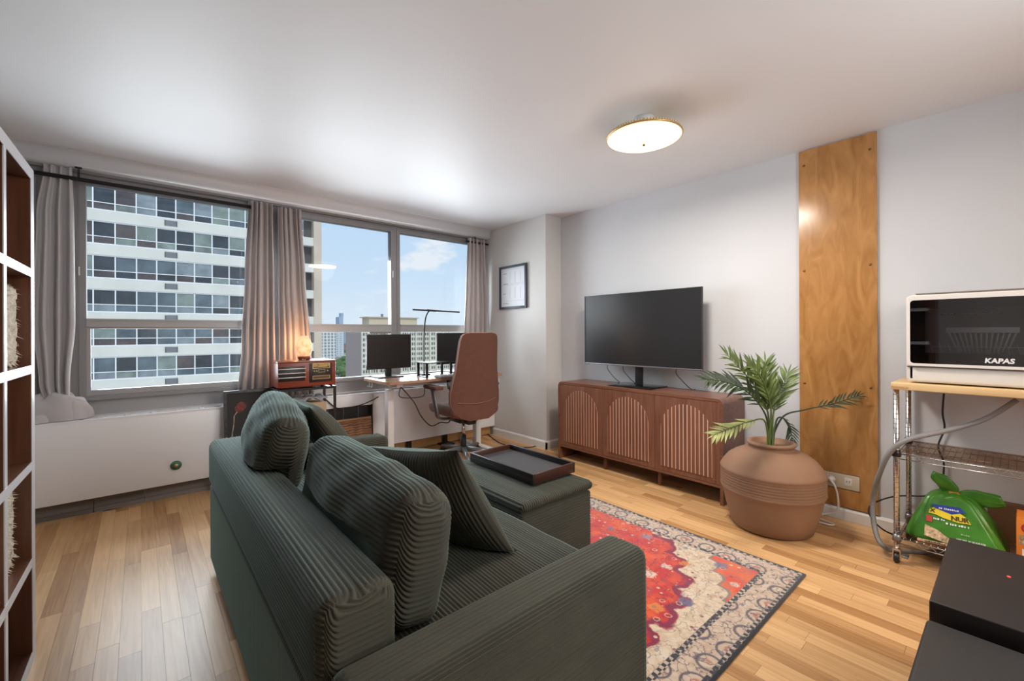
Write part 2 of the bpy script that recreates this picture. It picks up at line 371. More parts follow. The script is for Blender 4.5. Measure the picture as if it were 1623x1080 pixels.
# windows ----------------------------------------------------------------
def window(idx, x0, x1, zt0, zt1, sash):
    w = struct(empty('window_%d' % idx, (x0, WY, .74)))
    fr = MB(); Z0, Z1 = .74, 2.345; y0, y1 = WY, WY+.075
    fr.box(x0, x0+.05, y0, y1, Z0, Z1).box(x1-.05, x1, y0, y1, Z0, Z1).box(x0+.05, x1-.05, y0, y1, Z1-.075, Z1)
    fr.box(x0+.05, x1-.05, y0, y1, Z0, Z0+.04).box(x0+.03, x1-.03, y0-.018, y0+.002, Z0+.008, Z0+.030)
    fr.box(x0+.012, x0+.022, y0-.006, y0+.01, Z0, Z1-.02).box(x0+.05, x1-.05, y0-.008, y0+.004, Z1-.035, Z1-.025)
    fr.build('frame', M['wframe'], w)
    MB().box(x0+.05, x1-.05, y0-.006, y1-.01, zt0, zt1).box(x0+.05, x1-.05, y0-.012, y0, zt1-.012, zt1).build('transom', M['wframe2'], w)
    if sash:
        s = MB(); a, b, c, d = x0+.05, x1-.05, Z0+.04, zt0; t = .035
        s.box(a, a+t*.6, y0+.01, y1-.02, c, d).box(b-t*.6, b, y0+.01, y1-.02, c, d).box(a, b, y0+.012, y1-.022, c, c+t).box(a, b, y0+.012, y1-.022, d-.012, d)
        s.build('sash', M['wframe2'], w)
    for (c, d) in ((Z0+.04, zt0), (zt1, Z1-.075)):
        MB().box(x0+.05, x1-.05, WY+.046, WY+.050, c, d).build('pane', M['glass'], w)
    return w
w1 = window(1, -.335, .905, 1.262, 1.322, True)
w2 = window(2, .905, 2.035, 1.225, 1.30, False)
w3 = window(3, 2.035, COLX-.002, 1.225, 1.30, False)
MB().box(1.995, 2.006, WY-.016, WY, 1.79, 1.86, .002).build('latch', M['white'], w2)
box('latch', M['white'], -.325, -.315, WY-.014, WY, 1.62, 1.68, w1, .002)
box('stop', M['headdark'], 1.75, 1.98, WY-.004, WY+.02, 1.205, 1.226, w2)
t2 = MB().box(-1.1, -.336, WY, 4.3, .64, 2.342).box(-.53, -.52, WY-.006, WY, .64, 2.342).box(-.43, -.42, WY-.006, WY, .64, 2.342)
struct(t2.build('trim_2', M['wframe']))
struct(box('trim_3', M['headdark'], -1.1, COLX, 4.19, 4.30, 2.326, 2.3425))
struct(box('trim_4', M['wframe2'], -.335, COLX, 4.272, 4.30, .64, .742))

# heater cover under the windows -------------------------------------------
hc = empty('heater_cover', (1.2, HY_, 0), 'long white enamel heater cover under the windows with slotted top', 'heater cover')
box('front_panel', M['heater'], -1.1, .86, HY_, HY_+.02, .108, .625, hc, .003)
box('front_panel', M['heater'], 1.70, COLX-.004, HY_-.002, HY_+.018, .108, .625, hc, .003)
box('upper_panel', M['heater'],   .86, 1.70, HY_, HY_+.02, .528, .625, hc, .002)
tp = MB().box(-1.1, COLX-.004, HY_, HY_+.032, .625, .64).box(-1.1, COLX-.004, HY_+.10, 4.296, .625, .64)
x = -1.06
while x < COLX-.05:
    tp.box(x-.014, x+.014, HY_+.032, HY_+.10, .625, .64); x += .142
tp.build('slotted_top', M['heater'], hc)
box('inner_channel', M['wframe2'], -1.1, COLX-.004, HY_+.03, 4.295, .585, .59, hc)
k = MB().lathe([(0, 0), (.028, 0), (.034, .006), (.03, .014), (0, .016)], n=20)
k.v = [(.198+a, HY_-c, .243+b) for a, b, c in k.v]; k.build('valve_cap', P('green_cap', (.05, .16, .09), .5), hc)
k = MB().lathe([(0, .016), (.015, .016), (.013, .022), (0, .023)], n=16); k.v = [(.198+a, HY_-c, .243+b) for a, b, c in k.v]; k.build('valve_stem', M['gold'], hc)
for a, b in ((-1.1, -.245), (-.24, .02), (.022, .86)):
    box('toe_board', M['greyvinyl'], a, b, HY_+.06, HY_+.075, 0, .112, hc)
    box('toe_strip', M['greyvinyl'], a, b, HY_+.045, HY_+.06, 0, .03, hc)
box('toe_board', M['oak'], 1.70, COLX-.02, HY_+.07, HY_+.085, 0, .112, hc)
for x in (2.09, 2.52):
    MB().box(x-.02, x+.02, HY_+.005, HY_+.04, .02, .13).box(x-.07, x+.06, HY_-.03, HY_+.06, .0, .018, .004).build('support_foot', M['blackm'], hc)
# open section: convector with fins and a stud
cv = empty('convector', (1.3, 4.15, 0), 'dark finned convector seen in the open part of the heater', 'convector')
box('casing', M['black'],   .98, 1.69, 4.12, 4.25, .0, .525, cv)
for i in range(5): box('divider', M['steel'], 1.02+i*.14, 1.025+i*.14, 4.108, 4.12, .33, .52, cv)
fn = MB()
for i in range(14): fn.box(.985, 1.685, 4.112, 4.12,   .35+i*.0115, .3535+i*.0115)
fn.build('fins', P('brown_fins', (.06, .045, .038), .5, metal=.4), cv)
box('wall_stud', M['maple'], .90, .965, 4.07, 4.13, .0, .52, None, label='pale wooden stud in the open heater section beside the dark fins', cat='stud')

# woven panel leaning there
bp = empty('woven_panel', (1.46, 3.97, 0), 'brown woven bamboo panel leaning against the heater behind the sofa arm', 'woven panel')
wv = MB(); N_ = 26
G_ = []
for i in range(N_*6+1):
    s = i/6; z = .41*i/(N_*6); G_.append([(1.262+.40*j/30, 4.0-.07*(1-z/.41)*1.0-.010*abs(math.sin(math.pi*s*.7)), z+.004*math.sin(j*.9+i*.05)) for j in range(31)])
wv.grid(G_).build('woven_sheet', P('bamboo_brown', (.24, .115, .055), .6, var=.45, vs=14), bp, solid=.004)
box('edge_rail', wood('bamboo_rail', (.25, .12, .05), (.42, .24, .12), 'X', .5, 30), 1.262, 1.662, 3.985, 4.012, .405, .425, bp, .004)

# ================================================================== OUTSIDE
GZ = -42.0
def facade_glass(name, c, r=.12): return P(name, c, r, var=.35, vs=.9, world=True, Specular_IOR_Level=.6)
FG = [facade_glass('pane_slate', (.10, .135, .155)), facade_glass('pane_dark', (.035, .045, .055)), facade_glass('pane_green', (.20, .245, .22)), facade_glass('pane_brown', (.085, .07, .07)), facade_glass('pane_pale', (.22, .26, .28))]
BY = 48.3
def bx_at(x, y): return at(x, y, 'Y', BY)
ztop1 = bx_at(139, 293).z; pitch = 2.76; wh = 1.90
colx = [bx_at(x, 450).x for x in (146.5, 185, 217.5, 249.5, 279, 308, 336, 362, 388)]
cp = (colx[-1]-colx[0])/(len(colx)-1); xl = colx[0]-6*cp; xr = bx_at(497, 450).x
tb = empty('apartment_tower', ((xl+xr)/2, BY, GZ), 'white high-rise with ribbon windows facing the left window', 'building')
nb = int((xr-xl)/cp); x_start = colx[0]-2*cp
ncol = int((xr-x_start)/cp); rows = range(-6, 2)     # floor 0 = topmost row seen
box('wall', P('tower_core', (.10, .10, .105), .8), x_start-30, xr+.75, BY+.7, BY+16, GZ, ztop1+3.0*pitch, tb)
box('corner_pier', M['tanpier'], xr-.02, xr+.75, BY-.25, BY+.72, GZ, ztop1+3*pitch, tb)
mbW = MB(); t = .085
mbW.box(0, t, -.06, .06, 0, wh).box(cp-.001, cp, -.06, .06, 0, wh).box(t, cp, -.06, .06, 0, .1).box(t, cp, -.06, .06, wh-.09, wh).box(t, cp, -.04, .05, .62, .68)
w0 = mbW.build('window', M['fwhite'], tb, local=True); wme = w0.data; bpy.data.objects.remove(w0)
pmesh = []
for m_ in FG:
    o = MB().box(t, cp, .02, .04, .68, wh-.09).build('pane', m_, tb, local=True); u = o.data; bpy.data.objects.remove(o)
    o = MB().box(t, cp, .02, .04, .1, .62).build('pane', m_, tb, local=True); lw = o.data; bpy.data.objects.remove(o)
    pmesh.append((u, lw))
base = WL[tb.name]; rr = random.Random(5)
for k in rows:
    zt = ztop1+k*pitch
    box('spandrel', M['concrete'], x_start-.1, xr, BY-.14, BY+.72, zt-pitch, zt-wh, tb)
    for i in range(ncol+1):
        x0 = x_start+i*cp
        if x0+cp > xr+.3: break
        o = bpy.data.objects.new('window', wme); COL.objects.link(o); o.parent = tb; o.location = Vector((x0, BY, zt-wh))-base
        a = rr.choices(range(5), (4, 4, 1.6 if i < 6 else 4, 2, 1))[0]; b = rr.choices(range(5), (4, 3, 2, 2, 1))[0]
        for q, ix in ((0, a), (1, b)):
            c = bpy.data.objects.new('pane', pmesh[ix][q]); COL.objects.link(c); c.parent = o
    gx = colx[3]+.55
    box('air_grille', M['steel'], gx, gx+.75, BY-.17, BY-.13, zt-wh-.62, zt-wh-.14, tb)
    for s in (-.06, .75): box('grille_cheek', P('dark_cheek', (.08, .08, .08), .7), gx+s, gx+s+.06, BY-.20, BY-.13, zt-wh-.62, zt-wh-.14, tb)
# distant blocks: the windows are a few pixels, so they are left to the facade material
def facade(name, wall, dark, bx, bz, fx, fz, axis='X', ox=0, oz=0):
    m, n, l, p = mat(name); setp(p, Roughness=.8)
    g = n.new('ShaderNodeNewGeometry'); s = n.new('ShaderNodeSeparateXYZ'); l.new(g.outputs['Position'], s.inputs[0])
    def cell(src, per, off, frac):
        a = n.new('ShaderNodeMath'); a.operation = 'SUBTRACT'; l.new(src, a.inputs[0]); a.inputs[1].default_value = off
        d = n.new('ShaderNodeMath'); d.operation = 'DIVIDE'; l.new(a.outputs[0], d.inputs[0]); d.inputs[1].default_value = per
        f = n.new('ShaderNodeMath'); f.operation = 'FRACT'; l.new(d.outputs[0], f.inputs[0])
        c = n.new('ShaderNodeMath'); c.operation = 'LESS_THAN'; l.new(f.outputs[0], c.inputs[0]); c.inputs[1].default_value = frac; return c.outputs[0]
    a = cell(s.outputs[axis], bx, ox, fx); b = cell(s.outputs['Z'], bz, oz, fz)
    mu = n.new('ShaderNodeMath'); mu.operation = 'MULTIPLY'; l.new(a, mu.inputs[0]); l.new(b, mu.inputs[1])
    x = n.new('ShaderNodeMix'); x.data_type = 'RGBA'; l.new(mu.outputs[0], x.inputs[0]); x.inputs[6].default_value = (*wall, 1); x.inputs[7].default_value = (*dark, 1)
    l.new(x.outputs[2], p.inputs['Base Color']); return m
def block(name, xa, xb, ytop, Y, depth, m, label, cat='building', side=None):
    """a block whose front (facing the room) stands at distance Y; it runs down to the street"""
    p0, p1 = at(xa, ytop, 'Y', Y), at(xb, ytop, 'Y', Y); z = (p0.z+p1.z)/2
    t = empty(name, ((p0.x+p1.x)/2, Y, GZ), label, cat)
    box('wall', m, p0.x, p1.x, Y, Y+depth, GZ, z, t)
    if side: box('side_wall', side, p0.x-.4, p0.x, Y-.4, Y+depth, GZ, z+.3, t)
    return t, p0, p1, z
cgrid = facade('cream_grid_facade', (.72, .68, .55), (.13, .13, .14), 1.45, 2.9, .62, .55)
brick = P('pinkish_brick_wall', (.50, .37, .33), .9)
t, p0, p1, z = block('slab_block', 573, 742, 518, 230, 22.6, cgrid, 'cream gridded apartment slab seen behind the computer screens', side=None)
# its blind brick end and concrete piers
box('brick_end', brick, p0.x-.5, p0.x-.002, 229.6, 252.6, GZ, z, t)
for i in range(13):
    xx = p0.x+i*4.6
    if xx < p1.x: box('pier', P('cream_pier', (.78, .74, .64), .8) if i == 0 else bpy.data.materials['cream_pier'], xx-.35, xx+.35, 229.0, 230.5, GZ, z, t)
a, b = at(585, 503.5, 'Y', 236), at(661, 505, 'Y', 236)
box('penthouse', P('penthouse_tan', (.60, .50, .36), .85), a.x, b.x, 236, 246, z-1, a.z, t); box('penthouse_roof', M['tanpier'], a.x-1.2, b.x+1, 235, 247, a.z, a.z+.5, t)
c = at(605.5, 498, 'Y', 238); box('chimney', M['steel'], c.x-.5, c.x+.5, 237.5, 238.5, a.z, c.z, t)
t, p0, p1, z = block('striped_tower', 508, 532, 519, 420, 22, facade('striped_facade', (.78, .77, .74), (.30, .31, .33), 3.1, 2.9, .6, .72), 'far pale tower with white vertical stripes right of the white high-rise')
t, p0, p1, z = block('far_tower', 532.5, 545, 522, 640, 30, facade('pale_far', (.62, .64, .66), (.42, .45, .48), 5, 3.2, .5, .5), 'pale far tower between the striped tower and the brick slab')
t, p0, p1, z = block('brick_low_block', 534, 553, 545, 1000, 40, P('dull_red_brick', (.30, .17, .15), .9, var=.2, vs=.2, world=True), 'dull red low block far below the skyline')
hz = P('hazy_blue_grey', (.40, .49, .60), .9)  # the haze of distance is put into this colour
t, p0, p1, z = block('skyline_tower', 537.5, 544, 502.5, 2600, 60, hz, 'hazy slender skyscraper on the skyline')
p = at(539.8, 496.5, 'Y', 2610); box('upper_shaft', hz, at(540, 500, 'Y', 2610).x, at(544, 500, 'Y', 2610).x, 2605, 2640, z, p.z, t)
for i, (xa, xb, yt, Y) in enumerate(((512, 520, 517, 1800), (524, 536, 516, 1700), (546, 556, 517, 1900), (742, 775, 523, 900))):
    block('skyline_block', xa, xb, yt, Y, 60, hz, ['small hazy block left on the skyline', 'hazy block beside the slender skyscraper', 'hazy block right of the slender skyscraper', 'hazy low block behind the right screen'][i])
struct(MB().add([(-1500, 40, GZ), (3500, 40, GZ), (3500, 4500, GZ), (-1500, 4500, GZ)], [(0, 1, 2, 3)]).build('ground', P('city_ground', (.30, .32, .27), .9, var=.5, vs=.02, world=True)))
gm = P('tree_green', (.10, .17, .06), .9, var=.5, vs=.4, world=True)
def blob(bm_, c, r, rs):
    G = []
    for i in range(7):
        th = math.pi*i/6; G.append([(c[0]+r*math.sin(th)*math.cos(f_)*(1+.25*rs.random()), c[1]+r*math.sin(th)*math.sin(f_)*(1+.25*rs.random()), c[2]+r*.85*math.cos(th)) for f_ in [2*math.pi*j/9 for j in range(9)]])
    bm_.grid(G, True, True)
rs = random.Random(3)
spots = [(536, 590), (541, 606), (545, 587), (538, 583), (543, 579), (546, 593), (537, 597), (546, 562), (541, 563), (696, 590), (704, 596), (540, 600)]
nm = ['lowest left', 'low middle', 'right middle', 'upper left', 'upper right', 'low right', 'far low left', 'round dark distant', 'second dark distant', 'small one right of the riser', 'lower one right of the riser', 'bottommost']
for (x, y), q in zip(spots, nm):
    g = at(x, y, 'Z', GZ); 
    t = empty('street_tree', g, '%s green tree in the street gap beside the brick slab' % q if 'riser' not in q else 'green street tree, %s' % q, 'tree', 'trees down in the street')
    cb = MB()
    for j in range(6): blob(cb, (g.x+rs.uniform(-3, 3), g.y+rs.uniform(-3, 3), g.z+7+rs.uniform(-1.5, 3)), rs.uniform(2.2, 3.8), rs)
    cb.build('crown', gm, t); MB().tube([g, g+Vector((0, 0, 6))], .35, 6).build('trunk', M['traybr'], t)
for i, (x, y, c, s) in enumerate(((539, 572, (.55, .36, .28), 12), (545, 568, (.62, .58, .52), 12), (536, 577, (.60, .50, .42), 10), (700, 585, (.62, .42, .30), 14), (712, 588, (.70, .60, .46), 14))):
    g = at(x, y, 'Z', GZ); t = empty('street_house', g, ['reddish low house in the gap beside the brick slab', 'pale low house in the gap beside the brick slab', 'tan low house in the gap beside the brick slab', 'terracotta low house seen under the monitor riser', 'sand-coloured low house seen behind the chair'][i], 'house')
    m_ = P('house_wall', c, .9); box('wall', m_, g.x-s/2, g.x+s/2, g.y-s/2, g.y+s/2, GZ, GZ+7, t)
    MB().prism([(g.x-s/2-.5, GZ+7), (g.x+s/2+.5, GZ+7), (g.x, GZ+10)], 'Y', g.y-s/2-.5, g.y+s/2+.5).build('roof', P('house_roof', tuple(q*.6 for q in c), .9), t)

# ================================================================== CURTAINS
def curtain(name, rowsdef, n, m, label, seed=0, amp=.03, segs=150, z0=None, group=None):
    """rowsdef: list of (z, xl, xr, yc, amp scale); pleats narrow at the top"""
    b = MB(); rd = random.Random(seed); ph = [rd.uniform(-.35, .35) for _ in range(n+2)]; am = [rd.uniform(.65, 1.25) for _ in range(n+2)]
    zs = [r[0] for r in rowsdef]; G = []
    for q in range(49):
        z = zs[0]+(zs[-1]-zs[0])*q/48; i = max(j for j in range(len(zs)) if zs[j] >= z-1e-9); i = min(i, len(zs)-2)
        t = (zs[i]-z)/(zs[i]-zs[i+1]); t = t*t*(3-2*t); R = [rowsdef[i][c]*(1-t)+rowsdef[i+1][c]*t for c in range(1, 5)]
        row = []
        for j in range(segs+1):
            s = j/segs; k = s*n; a = int(k); f = k-a
            w = math.sin(2*math.pi*(k+ph[min(a, n)]*math.sin(math.pi*f)))*am[min(a, n)]
            w = math.copysign(abs(w)**.7, w)
            row.append((R[0]+(R[1]-R[0])*s+.25*amp*math.sin(4*math.pi*k+q*.06)*.3, R[2]+w*amp*R[3]+.004*math.sin(q*.3+k), z))
        G.append(row)
    return b.grid(G).build(name, m, None, label, 'curtain', group, solid=.0035)
GC = 'curtains at the window band'
curtain('curtain', [(2.335, -.475, -.345, 4.15, .5), (2.0, -.51, -.338, 4.15, .8), (1.3, -.53, -.335, 4.15, .9), (.9, -.50, -.36, 4.14, .8), (.70, -.46, -.36, 4.13, .7)], 3, M['curtain2'], 'silver grey curtain beside the bookshelf, its hem knotted on the heater', 4, .03, group=GC)
# the knotted hem heaped on the heater
hm = MB()
for j, (cx, cy, rx, ry, h) in enumerate(((-.43, 4.15, .16, .085, .17), (-.35, 4.16, .10, .08, .13), (-.5, 4.12, .09, .07, .06))):
    G = []
    for i in range(15):
        th = i/14*math.pi/2
        G.append([(cx+rx*math.cos(th)**.6*math.cos(a)*(1+.10*math.sin(5*a+j+i*.4)), cy+ry*math.cos(th)**.6*math.sin(a)*(1+.12*math.sin(4*a+j)), .643+h*math.sin(th)*(1+.12*math.sin(3*a+i*.5+j))) for a in [2*math.pi*q/40 for q in range(40)]])
    hm.grid(G, True, True)
hem = hm.build('gathered_hem', M['curtain2']); cl = bpy.data.objects['curtain']; hem.parent = cl; hem.matrix_parent_inverse = Matrix.Translation(-cl.location)
curtain('curtain', [(2.315, .685, .862, 4.14, .9), (1.7, .655, .868, 4.14, 1.1), (1.1, .63, .874, 4.14, 1.2), (.66, .60, .88, 4.13, 1.2)], 5, M['curtain'], 'taupe pleated curtain left of the dark gap above the radio', 11, .034, group=GC)
curtain('curtain', [(2.305, .905, 1.09, 4.14, .9), (1.7, .908, 1.12, 4.14, 1.1), (1.1, .91, 1.165, 4.14, 1.2), (.66, .915, 1.19, 4.13, 1.2)], 5, M['curtain'], 'taupe pleated curtain right of the dark gap, behind the salt lamp', 17, .034, group=GC)
curtain('curtain', [(2.315, 2.90, 3.13, 4.15, .9), (1.7, 2.87, 3.155, 4.15, 1.1), (1.1, 2.84, 3.165, 4.15, 1.15), (.66, 2.83, 3.165, 4.15, 1.1)], 5, M['curtain'], 'grey pleated curtain in the corner by the white column', 23, .030, group=GC)
box('blackout_strip', M['navy'], 3.140, 3.170, 4.20, 4.215, .66, 2.33, None, label='narrow dark navy blind strip behind the corner curtain', cat='blind')
rd = empty('curtain_rod', (-.35, 4.13, 2.26), 'black curtain rod with ceiling bracket over the left window', 'curtain rod')
MB().tube([(-.62, 4.135, 2.262), (.70, 4.135, 2.262)], .014, 10).build('rod', M['blackm'], rd)
MB().box(-.318, -.306, 4.128, 4.142, 2.26, 2.342).box(-.33, -.295, 4.12, 4.15, 2.337, 2.342).build('bracket', M['blackm'], rd)
rd = empty('curtain_rod', (2.0, 4.135, 2.27), 'black curtain rod running behind the corner curtain', 'curtain rod')
MB().tube([(2.88, 4.15, 2.275), (3.185, 4.15, 2.275)], .012, 10).build('rod', M['blackm'], rd)
MB().box(2.99, 3.0, 4.145, 4.157, 2.275, 2.342).build('bracket', M['blackm'], rd)

# ================================================================== SOFA GROUP
cm = M['cordu']
so = empty('sofa', (.72, 1.73, 0), 'dark green corduroy sofa with loose cushions, facing the television', 'sofa')
T = Matrix.Translation
def soft(name, x0, x1, y0, y1, z0, z1, r, steps, rib, parent, m=None, rot=None, **k):
    half = ((x1-x0)/2, (y1-y0)/2, (z1-z0)/2); mt = T(((x0+x1)/2, (y0+y1)/2, (z0+z1)/2))
    if rot is not None: mt = mt @ rot
    X, F = rbox(half, r, steps, rib, **k); return cordmesh(name, m or cm, X, F, mt, parent)
ribX = lambda V, N: np.abs(V[:, 1])*(1-N[:, 0]**2)-V[:, 2]            # wales run along X
ribY = lambda V, N: np.abs(V[:, 0])*(1-N[:, 1]**2)-V[:, 2]            # wales run along Y
ribTopY = lambda V, N: V[:, 0]+np.sign(V[:, 0])*(-V[:, 2])*N[:, 0]**2  # wales along Y on a flat top
fine, big = .0026, .05
soft('frame', .30, 1.15, .885, 2.58, .07, .285, .02, (.1, .1, .02), None, so)
soft('back_rest', .262, .435, .885, 2.715, .43, .66, .042, (fine, .06, fine), ribY, so, bulge=(0, 0, .012))
soft('back_panel', .27, .43, .885, 2.71, .045, .428, .014, (.04, fine, .06), lambda V, N: V[:, 1], so, A=.0009)
soft('arm', .262, 1.172, .722, .876, .04, .552, .04, (.07, fine, fine), ribX, so, bulge=(0, .004, .006))
soft('arm', .44, 1.20, 2.585, 2.735, .04, .552, .04, (.07, fine, fine), ribX, so, bulge=(0, .004, .006))
for y0, y1 in ((.882, 1.728), (1.732, 2.578)):
    soft('seat_cushion', .436, 1.175, y0, y1, .287, .452, .045, (fine, .05, .012), ribTopY, so, bulge=(0, 0, .018), wob=.0016)
for x in (.34, 1.1):
    for y in (.80, 2.65): box('foot', M['black'], x-.03, x+.03, y-.03, y+.03, 0, .045, so)
# loose back cushions
def cushion(label, c, half, rx, ry, rz, bul, seed=0):
    X, F = rbox(half, .06, (.003, .016, .0027), lambda V, N: -V[:, 2]+np.abs(V[:, 0])*(1-N[:, 1]**2), p=.0135, A=.0068, bulge=bul, wob=.0035)
    mt = T(c) @ Matrix.Rotation(rz, 4, 'Z') @ Matrix.Rotation(rx, 4, 'X') @ Matrix.Rotation(ry, 4, 'Y')
    R3 = np.array(mt.to_3x3()); X = X@R3.T+np.array(mt.translation)
    X[:, 2] = np.maximum(X[:, 2], .480)                                   # squashed flat on the seat
    low = (X[:, 2] < .688) & (X[:, 0] < .440); up_ = low & (X[:, 0] < .40); X[up_, 2] = .688; X[low & ~up_, 0] = .440   # rests on and against the back
    return cordmesh('back_cushion', cm, X, F, None, None, label=label, cat='cushion', group='loose back cushions on the sofa')
cushion('plump green corduroy back cushion nearest the camera on the sofa', (.535, 1.345, .637), (.085, .385, .172), .03, .14, 0, (.045, .012, .018))
cushion('green corduroy back cushion at the window end, lolling over the sofa back', (.462, 2.19, .735), (.078, .335, .155), .085, .20, -.13, (.05, .012, .03))
# throw pillows
def pillow(label, A, B, C, th, flip=1):
    A, B, C = map(Vector, (A, B, C)); cen = (B+C)/2; u = (B-A)/2; v = (C-A)/2; nn = u.cross(v).normalized()*flip
    n = 170; m_ = 40; b = MB()
    for sg in (1, -1):
        G = []
        for i in range(n+1):
            s = -1+2*i/n; row = []
            for j in range(m_+1):
                t = -1+2*j/m_; h = ((1-s**2)**.55)*((1-t**2)**.55); ins = 1-.07*(1-h)*(1-abs(s*t)**1.5)
                rb = (abs(math.sin(math.pi*(s+1)*u.length/.0135))**.95-1)*.006*min(1, h*3)
                row.append(cen+u*s*(1-.09*(1-t*t)*0-.07*(1-abs(t)**2)*abs(s)**6)+v*t*(1-.07*(1-s*s)*abs(t)**6)+nn*sg*(th*h+rb+.003*math.sin(7*s+3*t)*h))
            G.append(row)
        b.grid(G)
    b.v = [(x, max(y, .884), max(z, .481)) for x, y, z in b.v]; return b.build('throw_pillow', cm, None, label, 'pillow', 'throw pillows on the sofa')
pillow('dark green corduroy throw pillow leaning by the near sofa arm', (.745, 1.13, .845), (.63, 1.63, .785), (.955, 1.085, .455), .085)
pillow('dark green throw pillow tucked behind at the far sofa arm', (.60, 2.155, .865), (.62, 2.56, .86), (.875, 2.13, .485), .075)
# ottoman
ot = empty('ottoman', (1.435, 1.68, 0), 'square green corduroy ottoman carrying the black tray', 'ottoman')
soft('body', 1.205, 1.668, 1.347, 2.04, .04, .436, .02, (.05, .05, fine), lambda V, N: V[:, 2], ot)
soft('top_cushion', 1.20, 1.674, 1.340, 2.046, .437, .482, .022, (fine, .03, .006), ribTopY, ot, bulge=(0, 0, .010))
for x in (1.25, 1.62):
    for y in (1.4, 1.99): box('foot', M['black'], x-.02, x+.02, y-.02, y+.02, .0, .04, ot)
# tray
ty = empty('serving_tray', (1.515, 1.70, .5025), 'black rectangular serving tray lying on the ottoman', 'tray')
x0, x1, y0, y1, z0, z1 = 1.372, 1.665, 1.455, 1.955, .5025, .5525
box('base', P('tray_felt', (.034, .033, .036), .55), x0+.01, x1-.01, y0+.01, y1-.01, z0, z0+.022, ty)
for nm_, q, m_ in (('rim', (x0, x0+.012, y0, y1), M['traybl']), ('rim', (x1-.012, x1, y0, y1), M['traybl']), ('end_rim', (x0+.012, x1-.012, y0, y0+.012), M['traybr']), ('end_rim', (x0+.012, x1-.012, y1-.012, y1), M['traybr'])):
    box(nm_, m_, q[0], q[1], q[2], q[3], z0, z1, ty, .002)
box('rim_groove', M['black'], x0-.0015, x0, y0+.004, y1-.004, z0+.022, z0+.026, ty)

